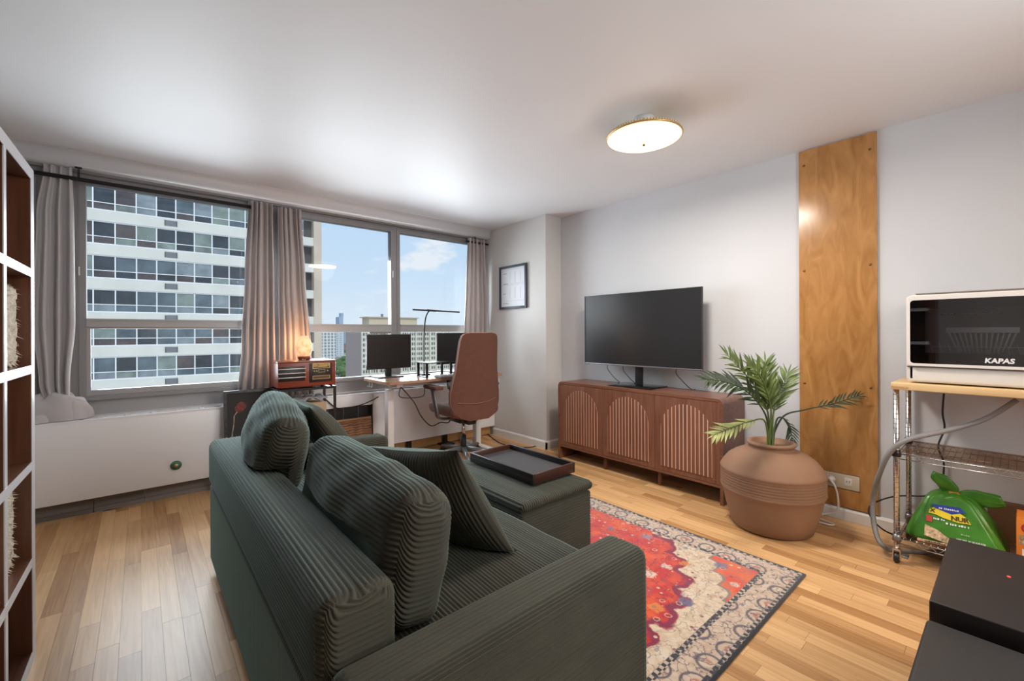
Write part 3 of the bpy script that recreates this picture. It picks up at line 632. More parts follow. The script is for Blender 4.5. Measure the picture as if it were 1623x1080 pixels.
# rug -----------------------------------------------------------------------
def rug_mat():
    m, n, l, p = mat('persian_rug'); setp(p, Roughness=.95, Sheen_Weight=.3)
    g = n.new('ShaderNodeNewGeometry'); sp = n.new('ShaderNodeSeparateXYZ'); l.new(g.outputs['Position'], sp.inputs[0])
    def mt(op, a, b=None, c=None):
        q = n.new('ShaderNodeMath'); q.operation = op
        for i, v in enumerate((a, b, c)):
            if v is None: continue
            if isinstance(v, (int, float)): q.inputs[i].default_value = v
            else: l.new(v, q.inputs[i])
        return q.outputs[0]
    def mixc(f, a, b):
        q = n.new('ShaderNodeMix'); q.data_type = 'RGBA'
        if isinstance(f, float): q.inputs[0].default_value = f
        else: l.new(f, q.inputs[0])
        for i, v in ((6, a), (7, b)):
            if isinstance(v, tuple): q.inputs[i].default_value = (*v, 1)
            else: l.new(v, q.inputs[i])
        return q.outputs[2]
    def step(x, e, w=.004):  # 1 above e
        q = n.new('ShaderNodeMapRange'); l.new(x, q.inputs[0]); q.inputs[1].default_value = e-w; q.inputs[2].default_value = e+w; return q.outputs[0]
    def noise(s, d=3):
        q = n.new('ShaderNodeTexNoise'); q.inputs['Scale'].default_value = s; q.inputs['Detail'].default_value = d; l.new(g.outputs['Position'], q.inputs[0]); return q.outputs[0]
    def vor(s, out='Distance', rnd=.8):
        q = n.new('ShaderNodeTexVoronoi'); q.inputs['Scale'].default_value = s; q.inputs['Randomness'].default_value = rnd; l.new(g.outputs['Position'], q.inputs[0]); return q.outputs[out]
    X, Y = sp.outputs[0], sp.outputs[1]
    cx, cy, hx, hy = (rug[0]+rug[1])/2, (rug[2]+rug[3])/2, (rug[1]-rug[0])/2, (rug[3]-rug[2])/2
    dx = mt('SUBTRACT', hx, mt('ABSOLUTE', mt('SUBTRACT', X, cx))); dy = mt('SUBTRACT', hy, mt('ABSOLUTE', mt('SUBTRACT', Y, cy)))
    d = mt('MINIMUM', dx, dy); n1 = noise(9, 4); n2 = noise(38, 3)
    # field: red medallion on cream, orange corners
    red = mixc(step(n1, .52, .10), (.45, .022, .024), (.62, .085, .025)); cream = mixc(step(n2, .5, .12), (.50, .38, .26), (.60, .50, .38))
    ex = mt('DIVIDE', mt('SUBTRACT', X, cx), 1.05); ey = mt('DIVIDE', mt('SUBTRACT', Y, cy), 1.18)
    ang = mt('ARCTAN2', ey, ex); rad = mt('SQRT', mt('ADD', mt('MULTIPLY', ex, ex), mt('MULTIPLY', ey, ey)))
    rad = mt('ADD', rad, mt('ADD', mt('MULTIPLY', mt('ABSOLUTE', mt('SINE', mt('MULTIPLY', ang, 18))), -.045), mt('MULTIPLY', n1, .16)))
    field = mixc(step(rad, 1.0, .006), red, cream)
    field = mixc(mt('MULTIPLY', step(rad, .965, .008), mt('SUBTRACT', 1, step(rad, 1.0, .006))), field, (.20, .015, .05))
    kx, ky = mt('SUBTRACT', dx, .16), mt('SUBTRACT', dy, .16); crn = mt('ADD', mt('ADD', kx, mt('MULTIPLY', ky, 1.5)), mt('MULTIPLY', mt('ABSOLUTE', mt('SINE', mt('MULTIPLY', mt('SUBTRACT', kx, ky), 18))), .07))
    orange = mixc(step(n1, .5, .1), (.62, .13, .045), (.60, .06, .03))
    inc = mt('SUBTRACT', 1, step(crn, .40, .006)); field = mixc(inc, field, orange)
    ed = mt('MULTIPLY', inc, step(crn, .375, .006)); field = mixc(mt('MULTIPLY', ed, .8), field, (.10, .20, .20))
    v1 = vor(9.5); v2 = vor(21); colr = vor(9.5, 'Color'); cs = n.new('ShaderNodeSeparateColor'); l.new(colr, cs.inputs[0])
    fl1 = mt('SUBTRACT', 1, step(mt('ADD', v1, mt('MULTIPLY', n2,   .35)), .47, .04)); fcol = mixc(step(cs.outputs[0], .5, .02), (.62, .54, .44), (.10, .14, .24)); fcol = mixc(step(cs.outputs[1], .72, .02), fcol, (.62, .22, .05))
    field = mixc(mt('MULTIPLY', fl1, .75), field, fcol)
    fl2 = mt('SUBTRACT', 1, step(v2, .17, .03)); field = mixc(mt('MULTIPLY', fl2, .8), field, mixc(step(n1, .5, .02), (.60, .50, .40), (.16, .03, .06)))
    w1 = noise(16, 3); lnf = mt('LESS_THAN', mt('ABSOLUTE', mt('SUBTRACT', w1, .5)), .014); field = mixc(mt('MULTIPLY', lnf, .6), field, mixc(step(rad, 1.0, .006), (.16, .012, .035), (.20, .17, .17)))
    v3 = vor(15); pet = mt('MULTIPLY', step(mt('ADD', v3, mt('MULTIPLY', n2, .3)), .32, .02), mt('SUBTRACT', 1, step(mt('ADD', v3, mt('MULTIPLY', n2, .3)), .385, .02))); field = mixc(mt('MULTIPLY', pet, .55), field, mixc(step(noise(5, 1), .5, .02), (.62, .54, .44), (.09, .10, .17)))
    # main border with rosettes and scrolling outlines
    bcol = mixc(step(n2, .5, .15), (.46, .34, .25), (.56, .45, .36))
    vb = vor(7.2, rnd=.35); ring = mt('MULTIPLY', step(vb, .30, .02), mt('SUBTRACT', 1, step(vb, .37, .02)))
    bcol = mixc(mt('SUBTRACT', 1, step(mt('ADD', vb, mt('MULTIPLY', n2, .2)), .26, .03)), bcol, (.42, .17, .12)); bcol = mixc(mt('SUBTRACT', 1, step(vb, .08, .02)), bcol, (.62, .52, .42))
    bcol = mixc(mt('MULTIPLY', ring, .85), bcol, (.045, .05, .075)); vl = noise(24, 2); ln = mt('LESS_THAN', mt('ABSOLUTE', mt('SUBTRACT', vl, .5)), .022)
    bcol = mixc(mt('MULTIPLY', ln, .7), bcol, (.09, .08, .11))
    chk = n.new('ShaderNodeTexChecker'); chk.inputs['Scale'].default_value = 62; l.new(g.outputs['Position'], chk.inputs[0]); chk.inputs[1].default_value = (.03, .032, .045, 1); chk.inputs[2].default_value = (.46, .38, .30, 1)
    guard = mixc(step(n2, .55, .05), chk.outputs[0], (.04, .04, .055))
    c = mixc(step(d, .012, .002), (.012, .013, .02), guard); c = mixc(step(d, .030, .002), c, bcol); c = mixc(step(d, .135, .002), c, guard); c = mixc(step(d, .160, .002), c, field)
    l.new(c, p.inputs['Base Color'])
    b = n.new('ShaderNodeBump'); b.inputs['Strength'].default_value = .3; b.inputs['Distance'].default_value = .004; l.new(noise(300, 2), b.inputs['Height']); l.new(b.outputs[0], p.inputs['Normal'])
    return m
box('rug', rug_mat(), rug[0], rug[1], rug[2], rug[3], 0, .009, None, .003, label='red and cream patterned Persian-style rug under the sofa', cat='rug')
for o in (so, ot): o.location.z += .009

# ================================================================== TV SIDE
tcb = empty('tv_cabinet', (3.24, 2.1, 0), 'walnut sideboard with three arched slatted doors under the television', 'cabinet')
CX0, CX1, CY0, CY1, CZ0, CZ1 = 3.06, 3.42, 1.325, 2.885, .118, .74
# carcass: one wrapped shell with rounded upper corners
def rarc(cx, cz, r, a0, a1, n=6): return [(cx+r*math.cos(a0+(a1-a0)*i/n), cz+r*math.sin(a0+(a1-a0)*i/n)) for i in range(n+1)]
R_ = .045; tt = .022
outer = [(CY0, 0), (CY0, CZ1-R_)]+rarc(CY0+R_, CZ1-R_, R_, math.pi, math.pi/2)+rarc(CY1-R_, CZ1-R_, R_, math.pi/2, 0)+[(CY1, 0)]
inner = [(CY1-tt, 0)]+rarc(CY1-R_, CZ1-R_, R_-tt, 0, math.pi/2)+rarc(CY0+R_, CZ1-R_, R_-tt, math.pi/2, math.pi)+[(CY0+tt, 0)]
MB().prism(outer+inner, 'X', CX0, CX1).build('shell', M['walnut_h'], tcb)
box('bottom_board', M['walnut_h'], CX0+.004, CX1, CY0+tt, CY1-tt, CZ0, CZ0+.02, tcb)
box('back_board', M['walnut_h'], CX1-.012, CX1-.004, CY0+tt, CY1-tt, CZ0, CZ1-tt, tcb)
for y in (1.84, 2.37): MB().lathe([(.016, 0), (.018, CZ0)], (CX0+.06, y, 0), 16).build('foot', M['walnut'], tcb)
dw = (CY1-CY0-2*tt)/3
for d in range(3):
    y0 = CY0+tt+d*dw+.0015; y1 = y0+dw-.003
    dr = box('door', M['walnut'], CX0+.002, CX0+.02, y0, y1, CZ0+.022, CZ1-tt-.003, tcb)
    yc = (y0+y1)/2; hw = .198; zs, zb = .475, .178; pol = [(yc-hw, zb), (yc-hw, zs)]+rarc(yc, zs, hw, math.pi, 0, 24)+[(yc+hw, zb)]
    MB().prism(pol, 'X', CX0+.0005, CX0+.003).build('arch_backing', M['pale'], dr)
    ns = 13; pit = 2*hw/ns
    for i in range(ns):
        a, b = yc-hw+i*pit+.0046, yc-hw+(i+1)*pit-.0046
        ha = math.sqrt(max(0, hw*hw-(a-yc)**2)); hb = math.sqrt(max(0, hw*hw-(b-yc)**2)); hm_ = math.sqrt(max(0, hw*hw-((a+b)/2-yc)**2))
        MB().prism([(a, zb), (b, zb), (b, zs+hb), ((a+b)/2, zs+hm_), (a, zs+ha)], 'X', CX0-.0028, CX0+.001).build('slat', M['walnut'], dr)
# television
tv = empty('television', (3.27, 2.13, CZ1), 'flat black television on a central stand above the walnut sideboard', 'television')
TY0, TY1, TZ0, TZ1 = 1.558, 2.703, .914, 1.556
box('back_shell', M['black'], 3.25, 3.285, TY0+.01, TY1-.01, TZ0+.01, TZ1-.01, tv, .008)
fr = MB(); b_ = .006
fr.box(3.242, 3.262, TY0, TY0+b_, TZ0, TZ1).box(3.242, 3.262, TY1-b_, TY1, TZ0, TZ1).box(3.242, 3.262, TY0, TY1, TZ1-b_, TZ1)
fr.build('bezel', M['black'], tv)
box('lower_bezel', M['steel'], 3.240, 3.262, TY0, TY1, TZ0-.004, TZ0+.009, tv, .002)
box('screen', M['screen'], 3.246, 3.252, TY0+b_, TY1-b_, TZ0+.009, TZ1-b_, tv)
box('stand_column', M['blackm'], 3.275, 3.305, 2.105, 2.17, CZ1+.012, 1.05, tv, .004)
box('stand_base', P('black_glass', (.008, .008, .01), .08), 3.13, 3.40, 1.93, 2.36, CZ1+.0005, CZ1+.012, tv, .004)
for (x, y), lb in zip(((965, 582), (990, 582), (1075, 588)), ('left', 'middle', 'right')):
    a = at(x, y, 'X', 3.33); a.z = .93
    cord('tv_cable', [a, a+Vector((.02, .03, -.06)), a+Vector((.0, -.05, -.13)), Vector((3.39, a.y-.08, CZ1+.004)), Vector((3.415, a.y-.10, CZ1+.004))], .003, M['cordk'], 'thin %s black cable hanging below the television' % lb)
cord('floor_cable', [at(1060, 757, 'Z', .004), at(1080, 760, 'Z', .004)+Vector((.1, .05, 0)), at(1110, 766, 'Z', .004)+Vector((.12, 0, 0)), at(1142, 778, 'Z', .004)+Vector((.1, 0, 0)), (3.30, 1.30, .005), (3.33, 1.20, .005)], .004, M['greyhose'], 'grey cable lying on the floor under the sideboard')
# plywood panel with screws
py = empty('plywood_panel', (TVX-.012, .76, .10), 'tall varnished plywood panel screwed to the wall behind the plant', 'wood panel')
pp = [(.553, .085), (.965, .085), (.965, 2.432), (.553, 2.432)]
pb = MB().box(TVX-.016, TVX-.001, .553, .64, .085, 2.432).box(TVX-.016, TVX-.001, .885, .965, .085, 2.432).box(TVX-.016, TVX-.001, .64, .885, .085, .195).box(TVX-.016, TVX-.001, .64, .885, .298, 2.432)
pb.build('board', M['ply'], py)
sc = MB().lathe([(0, .003), (.004, .003), (.008, .0012), (.008, 0)], n=12); sc.v = [(TVX-.016-c, a, b) for a, b, c in sc.v]
for y in (.585, .935):
    for z in (2.33, 1.62, .86):
        q = MB(); q.v = [(a, b+y, c+z) for a, b, c in sc.v]; q.f = sc.f; q.sm = sc.sm; q.build('screw', P('brass_screw', (.22, .12, .05), .4, metal=.7) if 'brass_screw' not in bpy.data.materials else bpy.data.materials['brass_screw'], py)
ol = empty('outlet_strip', (TVX-.012, .76, .245), 'beige wall outlet strip in the plywood cut-out', 'outlet')
box('plate', M['beige'], TVX-.014, TVX-.002, .642, .883, .2, .294, ol, .002)
for y in (.825, .70):
    box('receptacle', M['cream'], TVX-.017, TVX-.013, y-.02, y+.02, .222, .274, ol, .002)
    for s in (-.007, .007): box('slot', M['black'], TVX-.0178, TVX-.0168, y+s-.0015, y+s+.0015, .245, .257, ol)
k = MB().lathe([(0, 0), (.02, 0), (.022, .012), (.012, .03), (0, .032)], n=18); k.v = [(TVX-.018-c, a+.785, b+.25) for a, b, c in k.v]
k.build('round_plug', M['cream'], None, 'round cream plug in the beige outlet strip', 'plug')
cord('lamp_cord', [(TVX-.05, .785, .25), (TVX-.06, .76, .22), (TVX-.055, .745, .15), (TVX-.05, .75, .06), (TVX-.06, .80, .03), (TVX-.09, .86, .012), (TVX-.12, .95, .01)], .006, M['cream'], 'cream flat cord hanging from the outlet strip plug', 'cord')
cord('extension_lead', [(TVX-.10, 1.0, .012), (TVX-.12, .88, .012), (TVX-.15, .79, .012), (TVX-.17, .74, .011), (TVX-.20, .77, .011), (TVX-.19, .88, .011), (TVX-.17, .98, .011)], .006, M['cream'], 'cream lead looped on the floor behind the clay pot', 'cord')
ps = empty('power_strip', (TVX-.06, .90, .02), 'white power strip lying by the wall behind the clay pot', 'power strip')
box('housing', M['white'], TVX-.085, TVX-.04, .835, 1.0, .02, .055, ps, .006); box('socket', M['black'], TVX-.075, TVX-.05, .90, .94, .055, .057, ps); box('socket', M['black'], TVX-.075, TVX-.05, .85, .88, .055, .057, ps)
box('foot', M['white'], TVX-.085, TVX-.04, .84, .995, 0, .02, ps)

# clay pot
PC = Vector((2.985, 1.00, 0))
pot = empty('clay_pot', PC, 'large terracotta pot with ribbed belly holding the palm', 'pot')
pr = [(0, 0), (.20, 0), (.222, .012), (.240, .07), (.256, .13), (.268, .185), (.276, .222), (.284, .232), (.287, .243)]
z = .243
for i in range(6): pr += [(.282, z+.004), (.286, z+.010), (.282, z+.0155)]; z += .0165
pr += [(.287, z+.006), (.287, z+.016), (.280, z+.026), (.266, z+.05), (.240, z+.083), (.205, z+.108), (.165, z+.128), (.132, z+.14), (.122, z+.148), (.124, z+.158), (.134, z+.166), (.137, z+.174), (.132, z+.182), (.120, z+.184), (.108, z+.178), (.104, z+.16), (.11, z+.13), (.05, z+.122), (0, z+.122)]
MB().lathe(pr[:-3], PC, 72).build('vessel', M['terra'], pot)
POTZ = z+.184
MB().lathe([(.109, z+.130), (.05, z+.135), (0, z+.136)], PC, 32).build('soil', P('soil', (.09, .05, .032), .95, bump=.6, bs=90), pot)
# palm
pl = empty('potted_palm', (PC.x, PC.y, POTZ-.05), 'green artificial palm with feathery fronds in the clay pot', 'plant')
lm = MB(); LV = []; nL = 6
for i in range(nL+1):
    t = i/nL; w = .085*math.sin(math.pi*min(1, t**.75*.97+.03))*(1 if i < nL else 0); LV.append([(-w, t, .05*math.sin(math.pi*t)), (0, t, .05*math.sin(math.pi*t)-.018), (w, t, .05*math.sin(math.pi*t))])
lm.grid(LV); leafmesh = {}
for k_ in ('leaf', 'leaf_dark', 'leaf_pale'):
    o = lm.build('leaf', M[k_], pl, local=True); leafmesh[k_] = o.data; bpy.data.objects.remove(o)
rootp = Vector((PC.x-.01, PC.y, POTZ-.04))
def frond(pix, d, key, ll, n=15, start=.42, droop=.02, seed=0, lift=0):
    rd = random.Random(seed); pts = [rootp+Vector((rd.uniform(-.02, .02), rd.uniform(-.02, .02), 0))]+[dep(x, y, dd) for (x, y), dd in zip(pix, d)]
    path = smooth_path(pts, 10); N = len(path)
    f = MB().tube(path, .003, 6, rs=[.0055*(1-.8*i/N)+.001 for i in range(N)]).build('frond', M['leaf'] if key != 'leaf_dark' else M['leaf_dark'], pl)
    b0 = WL[pl.name]
    for i in range(n):
        t = start+(1-start)*i/(n-1); q = min(N-1.001, t*(N-1)); a = int(q); pos = path[a].lerp(path[a+1], q-a); tg = (path[a+1]-path[max(a-1, 0)]).normalized()
        view = (Vector((0, 0, CAMH))-pos).normalized(); side = tg.cross((view+Vector((rd.uniform(-.4, .4), rd.uniform(-.4, .4), .7+rd.uniform(-.2, .3)))).normalized()).normalized()
        for s in ((-1, 1) if i < n-1 else (0,)):
            dv = (tg*(.85 if s else 1)+side*s*(.62+rd.uniform(-.12, .12))+Vector((0, 0, -droop*6+rd.uniform(-.12, .12)))).normalized()
            L = ll*(.55+.55*math.sin(math.pi*min(1, .18+.78*(i/(n-1)))))*rd.uniform(.88, 1.1)
            o = bpy.data.objects.new('leaf', leafmesh[key]); COL.objects.link(o); o.parent = f
            nn = (view+Vector((0, 0, .6))).normalized(); xx = dv.cross(nn).normalized(); zz = xx.cross(dv)
            o.matrix_local = T(pos-b0) @ Matrix((xx, dv, zz)).transposed().to_4x4() @ Matrix.Diagonal((L*.80, L, L, 1))
frond([(1217, 655), (1196, 612), (1152, 562)], (2.68, 2.66, 2.62), 'leaf', .125, 21, .36, .0, 1)
frond([(1214, 660), (1185, 622), (1150, 606), (1121, 602)], (2.66, 2.60, 2.55, 2.52), 'leaf_dark', .125, 19, .36, .02, 2)
frond([(1222, 650), (1216, 612), (1213, 574)], (2.70, 2.72, 2.74), 'leaf', .125, 20, .34, .0, 3)
frond([(1226, 655), (1238, 622), (1249, 592)], (2.70, 2.73, 2.76), 'leaf', .115, 19, .36, .01, 4)
frond([(1212, 668), (1190, 668), (1155, 680), (1131, 690)], (2.62, 2.58, 2.52, 2.50), 'leaf_pale', .095, 15, .45, .02, 5)
frond([(1240, 662), (1275, 650), (1322, 640), (1361, 627)], (2.70, 2.72, 2.70, 2.68), 'leaf_dark', .08, 12, .62, .0, 6)
frond([(1232, 664), (1250, 672), (1256, 700)], (2.72, 2.76, 2.74), 'leaf_dark', .075, 11, .5, .03, 7)
frond([(1222, 650), (1207, 600), (1188, 580)], (2.66, 2.62, 2.60), 'leaf', .12, 17, .38, .0, 8)

# ================================================================== WIRE RACK AND WHAT IT CARRIES
rk = empty('wire_rack', (3.19, -.02, 0), 'chrome wire rack trolley with a pale wooden top by the wall', 'shelf rack')
RX0, RX1, RY0, RY1 = 2.995, 3.385, -.46, .41
for x in (RX0, RX1):
    for y in (RY0, RY1):
        po = MB().tube([(x, y, .10), (x, y, .915)], .0125, 12).build('post', M['chrome'], rk)
        rg = MB()
        for i in range(31): rg.lathe([(.0127, -.0018), (.0138, 0), (.0127, .0018)], (x, y, .115+i*.0255), 12)
        rg.build('groove_rings', M['steel'], po)
        cs = empty('caster', (x, y, 0), parent=rk)
        q = MB().lathe([(0, -.011), (.024, -.011), (.027, -.006), (.027, .006), (.024, .011), (0, .011)], n=20); q.v = [(x+a, y+c+.0, .027+b) for a, b, c in q.v]; q.build('wheel', M['black'], cs)
        MB().box(x-.012, x+.012, y-.016, y-.012, .02, .07).box(x-.012, x+.012, y+.012, y+.016, .02, .07).box(x-.014, x+.014, y-.016, y+.016, .066, .074).tube([(x, y, .07), (x, y, .11)], .010, 10).build('fork', M['chrome'], cs)
        if y == RY1 and x == RX0: MB().box(x-.01, x+.035, y-.045, y-.02, .035, .045, .003).build('brake', M['steel'], cs)
        for z in (.115, .555): MB().lathe([(.0128, 0), (.019, 0), (.0165, .035), (.0128, .035)], (x, y, z), 14).build('collar', M['black'] if z > .4 else M['steel'], rk)
def wire_shelf(z):
    s = MB(); r = .0028
    for zz in (z, z-.026):
        for x in (RX0, RX1): s.tube([(x, RY0, zz), (x, RY1, zz)], r, 5)
        for y in (RY0, RY1): s.tube([(RX0, y, zz), (RX1, y, zz)], r, 5)
    for x in (RX0, RX1):
        n = 34; s.tube([(x, RY0+(RY1-RY0)*i/n, z if i % 2 else z-.026) for i in range(n+1)], .0018, 4)
    n = 34
    for i in range(1, n): y = RY0+(RY1-RY0)*i/n; s.tube([(RX0, y, z+.003), (RX1, y, z+.003)], .0015, 4)
    for x in (3.12, 3.26): s.tube([(x, RY0, z), (x, RY1, z)], r, 5)
    return s.build('wire_shelf', M['chrome'], rk)
wire_shelf(.57); wire_shelf(.13)
lin = glass('smoky_liner', (.80, .72, .66), .06, .4, False)
for z in (.577, .137): MB().box(RX0+.006, RX1-.006, RY0+.006, RY1-.006, z, z+.0012).build('shelf_liner', lin, rk)
box('wooden_top', M['maple'], 2.972, 3.405, -.50, .428, .906, .941, rk, .003)
box('end_joint', wood('maple_end', (.45, .27, .11), (.60, .40, .2), 'Y', .5, 40), 2.9705, 2.973, .36, .427, .914, .924, rk)
# countertop dishwasher
dwz = .942
dv = empty('countertop_dishwasher', (3.2, .13, dwz), 'cream countertop dishwasher with dark glass door on the rack top', 'dishwasher')
DX0, DX1, DY0, DY1, DZ1 = 2.99, 3.40, -.13, .372, 1.395
shell = MB().box(DX0+.02, DX1, DY0, DY1, 1.345, DZ1, .022, 4).box(DX0+.02, DX1, DY0, DY1, dwz+.006, 1.05, .015, 3).box(DX0+.02, DX1, DY1-.03, DY1, .96, 1.385, .006).box(DX0+.02, DX1, DY0, DY0+.03, .96, 1.385, .006).box(DX1-.02, DX1, DY0, DY1, .96, 1.385, .004)
shell.build('housing', M['cream'], dv)
box('lid_strip', P('taupe_strip', (.20, .16, .13), .4), DX0+.03, DX1-.03, DY0+.03, DY1-.035, DZ1-.0005, DZ1+.006, dv, .003)
dr = MB(); y0, y1, z0, z1, r = DY0+.004, DY1-.004, 1.032, 1.385, .022
rr_ = lambda a0, a1, b0, b1, r: rarc(a1-r, b1-r, r, 0, math.pi/2)+rarc(a0+r, b1-r, r, math.pi/2, math.pi)+rarc(a0+r, b0+r, r, math.pi, 1.5*math.pi)+rarc(a1-r, b0+r, r, 1.5*math.pi, 2*math.pi)
o_, i_ = rr_(y0, y1, z0, z1, r), rr_(y0+.013, y1-.013, z0+.013, z1-.02, .015); nn_ = len(o_)
dr.v = [(DX0, a, b) for a, b in o_]+[(DX0, a, b) for a, b in i_]+[(DX0+.02, a, b) for a, b in o_]+[(DX0+.02, a, b) for a, b in i_]
for i in range(nn_):
    j = (i+1) % nn_; dr.f += [(i, j, nn_+j, nn_+i), (2*nn_+i, 3*nn_+i, 3*nn_+j, 2*nn_+j), (i, 2*nn_+i, 2*nn_+j, j), (nn_+i, nn_+j, 3*nn_+j, 3*nn_+i)]
dr.sm = [False]*len(dr.f); door = dr.build('door', M['cream'], dv)
MB().prism(i_, 'X', DX0+.004, DX0+.008).build('door_glass', glass('smoked_glass', (.66, .66, .67), .09, .02), door)
bl = P('black_mask', (.010, .010, .011), .25); gy0, gy1, gz0, gz1 = y0+.013, y1-.013, z0+.013, z1-.02; vy0, vy1, vz0, vz1 = gy0+.012, gy1-.055, 1.10, 1.318
MB().box(DX0+.0085, DX0+.011, gy0, vy0, gz0, gz1).box(DX0+.0085, DX0+.011, vy1, gy1, gz0, gz1).box(DX0+.0085, DX0+.011, vy0, vy1, gz0, vz0).box(DX0+.0085, DX0+.011, vy0, vy1, vz1, gz1).build('glass_mask', bl, door)
box('tub', P('grey_tub', (.50, .51, .52), .3), DX1-.05, DX1-.025, DY0+.04, DY1-.04, 1.05, 1.345, dv)
box('tub_floor', P('grey_tub_floor', (.45, .45, .46), .4), DX0+.03, DX1-.05, DY0+.03, DY1-.03, 1.05, 1.06, dv)
bk = MB(); by0, by1 = .0, .22
for i in range(13): yy = by0+(by1-by0)*i/12; bk.tube([(DX0+.09, by0+.03+(by1-by0-.06)*i/12, 1.105), (DX0+.07, yy, 1.20)], .0035, 5)
bk.box(DX0+.06, DX0+.085, by0-.01, by1+.01, 1.198, 1.225, .003).box(DX0+.085, DX0+.3, by0-.01, by0+.0, 1.198, 1.225).box(DX0+.085, DX0+.3, by1, by1+.01, 1.198, 1.225)
for i in range(13): yy = DY0+.05+i*.033; bk.tube([(DX0+.05, yy, 1.085), (DX0+.30, yy, 1.085)], .0022, 4).tube([(DX0+.16, yy, 1.085), (DX0+.16, yy+.012, 1.145)], .0022, 4)
bk.tube([(DX0+.05, DY0+.04, 1.13), (DX0+.05, DY1-.04, 1.13)], .0022, 4).tube([(DX0+.05, DY0+.04, 1.085), (DX0+.05, DY1-.04, 1.085)], .0022, 4)
bk.build('dish_basket', P('white_basket', (.85, .85, .85), .4), dv)
sp_ = MB()
for i in range(9): sp_.lathe([(.008, -.004), (.011, 0), (.008, .004)], (DX0+.12, .235-i*.022, 1.292), 8)
sp_.box(DX0+.115, DX0+.125, .04, .25, 1.287, 1.297); sp_.build('spray_arm', P('spray_arm', (.35, .34, .33), .4), dv)
box('panel_gap', M['steel'], DX0+.012, DX0+.022, DY0+.004, DY1-.004, 1.024, 1.030, dv)
lettering('lettering', 'KAPAS', .031, P('silver_letters', (.75, .75, .76), .4), dv, (DX0+.0035, .052, 1.068), (0, -1, 0), (0, 0, 1), shear=.12, bold=.0012)
# tied bag: broad base, flat sloping front, narrow top
bag = empty('seed_bag', (3.17, .205, .139), 'green plastic bag with yellow banner, tied at the neck on the lower rack shelf', 'bag')
BG = []; bc = Vector((3.172, .205, .1385))
for i in range(27):
    t = i/26; s = min(1, t/.82); w = min(1, (t-.82)/.18) if t > .82 else 0
    rx = (.150*(1-s)+.062*s+.010*math.sin(math.pi*s))*(1-w)**.5+.016*w; ry = (.186*(1-s)+.092*s+.006*math.sin(math.pi*s))*(1-w)**.5+.02*w
    if t < .07: rx *= .92+1.14*t; ry *= .95+.71*t
    ex = .36+.5*w; zz = .205*s+.035*w
    BG.append([(bc.x+rx*math.copysign(abs(math.cos(a))**ex, math.cos(a))+.003*math.sin(9*a+7*t)*(.3+t), bc.y+.012*s+ry*math.copysign(abs(math.sin(a))**ex, math.sin(a))+.003*math.sin(11*a+5*t), bc.z+zz+.004*math.sin(5*a+3*t)*t) for a in [2*math.pi*j/72 for j in range(72)]])
gb = P('green_film', (.055, .22, .022), .28, var=.25, vs=10, bump=.2, bs=22)
b_ = MB().grid(BG, True, True); b_.f.append(tuple(range(71, -1, -1))); b_.sm.append(False); b_.build('body', gb, bag)
for cy_, ang, ln_, fl_ in ((.225, .35, .105, 1), (.20, -1.25, .165, .55)):
    G = []
    for i in range(15):
        t = i/14; w = .014+.040*math.sin(math.pi*min(1, t*.86+.02))
        G.append([(bc.x+.3*w*math.sin(a)-.01*t, cy_+math.sin(ang)*ln_*t+w*math.cos(a)*math.cos(ang), bc.z+.225+math.cos(ang)*ln_*t*fl_-.02*t*(1-fl_)+w*math.cos(a)*abs(math.sin(ang))*.7+.005*math.sin(4*a+6*t)) for a in [2*math.pi*j/24 for j in range(24)]])
    q = MB().grid(G, True, True); q.f.append(tuple(range(14*24, 15*24))); q.sm.append(False); q.build('tied_end', gb, bag)
MB().lathe([(.016, -.014), (.028, 0), (.018, .014)], (bc.x, bc.y+.008, bc.z+.232), 20).build('tie', P('ochre_tie', (.45, .24, .05), .5), bag)
# flat print lying on the sloping front face
fb = Vector((3.022, .205, .1385)); ft = Vector((3.110, .217, .3435)); upv = (ft-fb).normalized(); rt_ = Vector((0, -1, 0)); rt_ = (rt_-upv*rt_.dot(upv)).normalized(); nv = rt_.cross(upv)
def dec(name, u0, u1, v0, v1, m_, lift=.0, poly=None):
    b = MB(); pts = poly or [(u0, v0), (u1, v0), (u1, v1), (u0, v1)]
    f = [fb+rt_*u+upv*v+nv*(.013+lift) for u, v in pts]; bk_ = [q-nv*.0012 for q in f]; n = len(f)
    b.add(f+bk_, [tuple(range(n)), tuple(range(2*n-1, n-1, -1))]+[(i, (i+1) % n, n+(i+1) % n, n+i) for i in range(n)]); return b.build(name, m_, bag)
pb_ = P('print_blue', (.02, .05, .30), .4); pyel = P('print_yellow', (.80, .62, .03), .4); pblk = P('print_brown', (.07, .04, .015), .4); ptan = P('print_tan', (.50, .36, .22), .6, var=.6, vs=70); pwh = P('print_white', (.80, .80, .78), .4)
dec('print', 0, 0, 0, 0, pyel, .0, [(-.084, .150), (-.078, .172), (-.06, .182), (0, .168), (.03, .172), (.055, .152), (.066, .128), (.02, .126), (-.03, .136), (-.06, .148)])
dec('print', 0, 0, 0, 0, pb_, .0012, [(-.072, .196), (-.06, .178), (.0, .160), (.03, .172), (.05, .178), (.03, .200)])
dec('print', 0, 0, 0, 0, ptan, .0, [(-.102, .036), (-.02, .018), (.0, .020), (-.012, .042), (-.05, .072), (-.098, .090)])
dec('print', -.128, .018, .004, .016, bpy.data.materials['print_tan'], .0); dec('print', .02, .122, .002, .018, pb_, .0)
dec('print', 0, 0, 0, 0, P('print_red', (.45, .05, .04), .5), .0012, [(-.094, .108), (-.072, .106), (-.070, .136), (-.092, .138)])
lettering('lettering', 'NUR', .030, pblk, bag, fb+rt_*.028+upv*.142+nv*.0146, rt_, upv, bold=.0009)
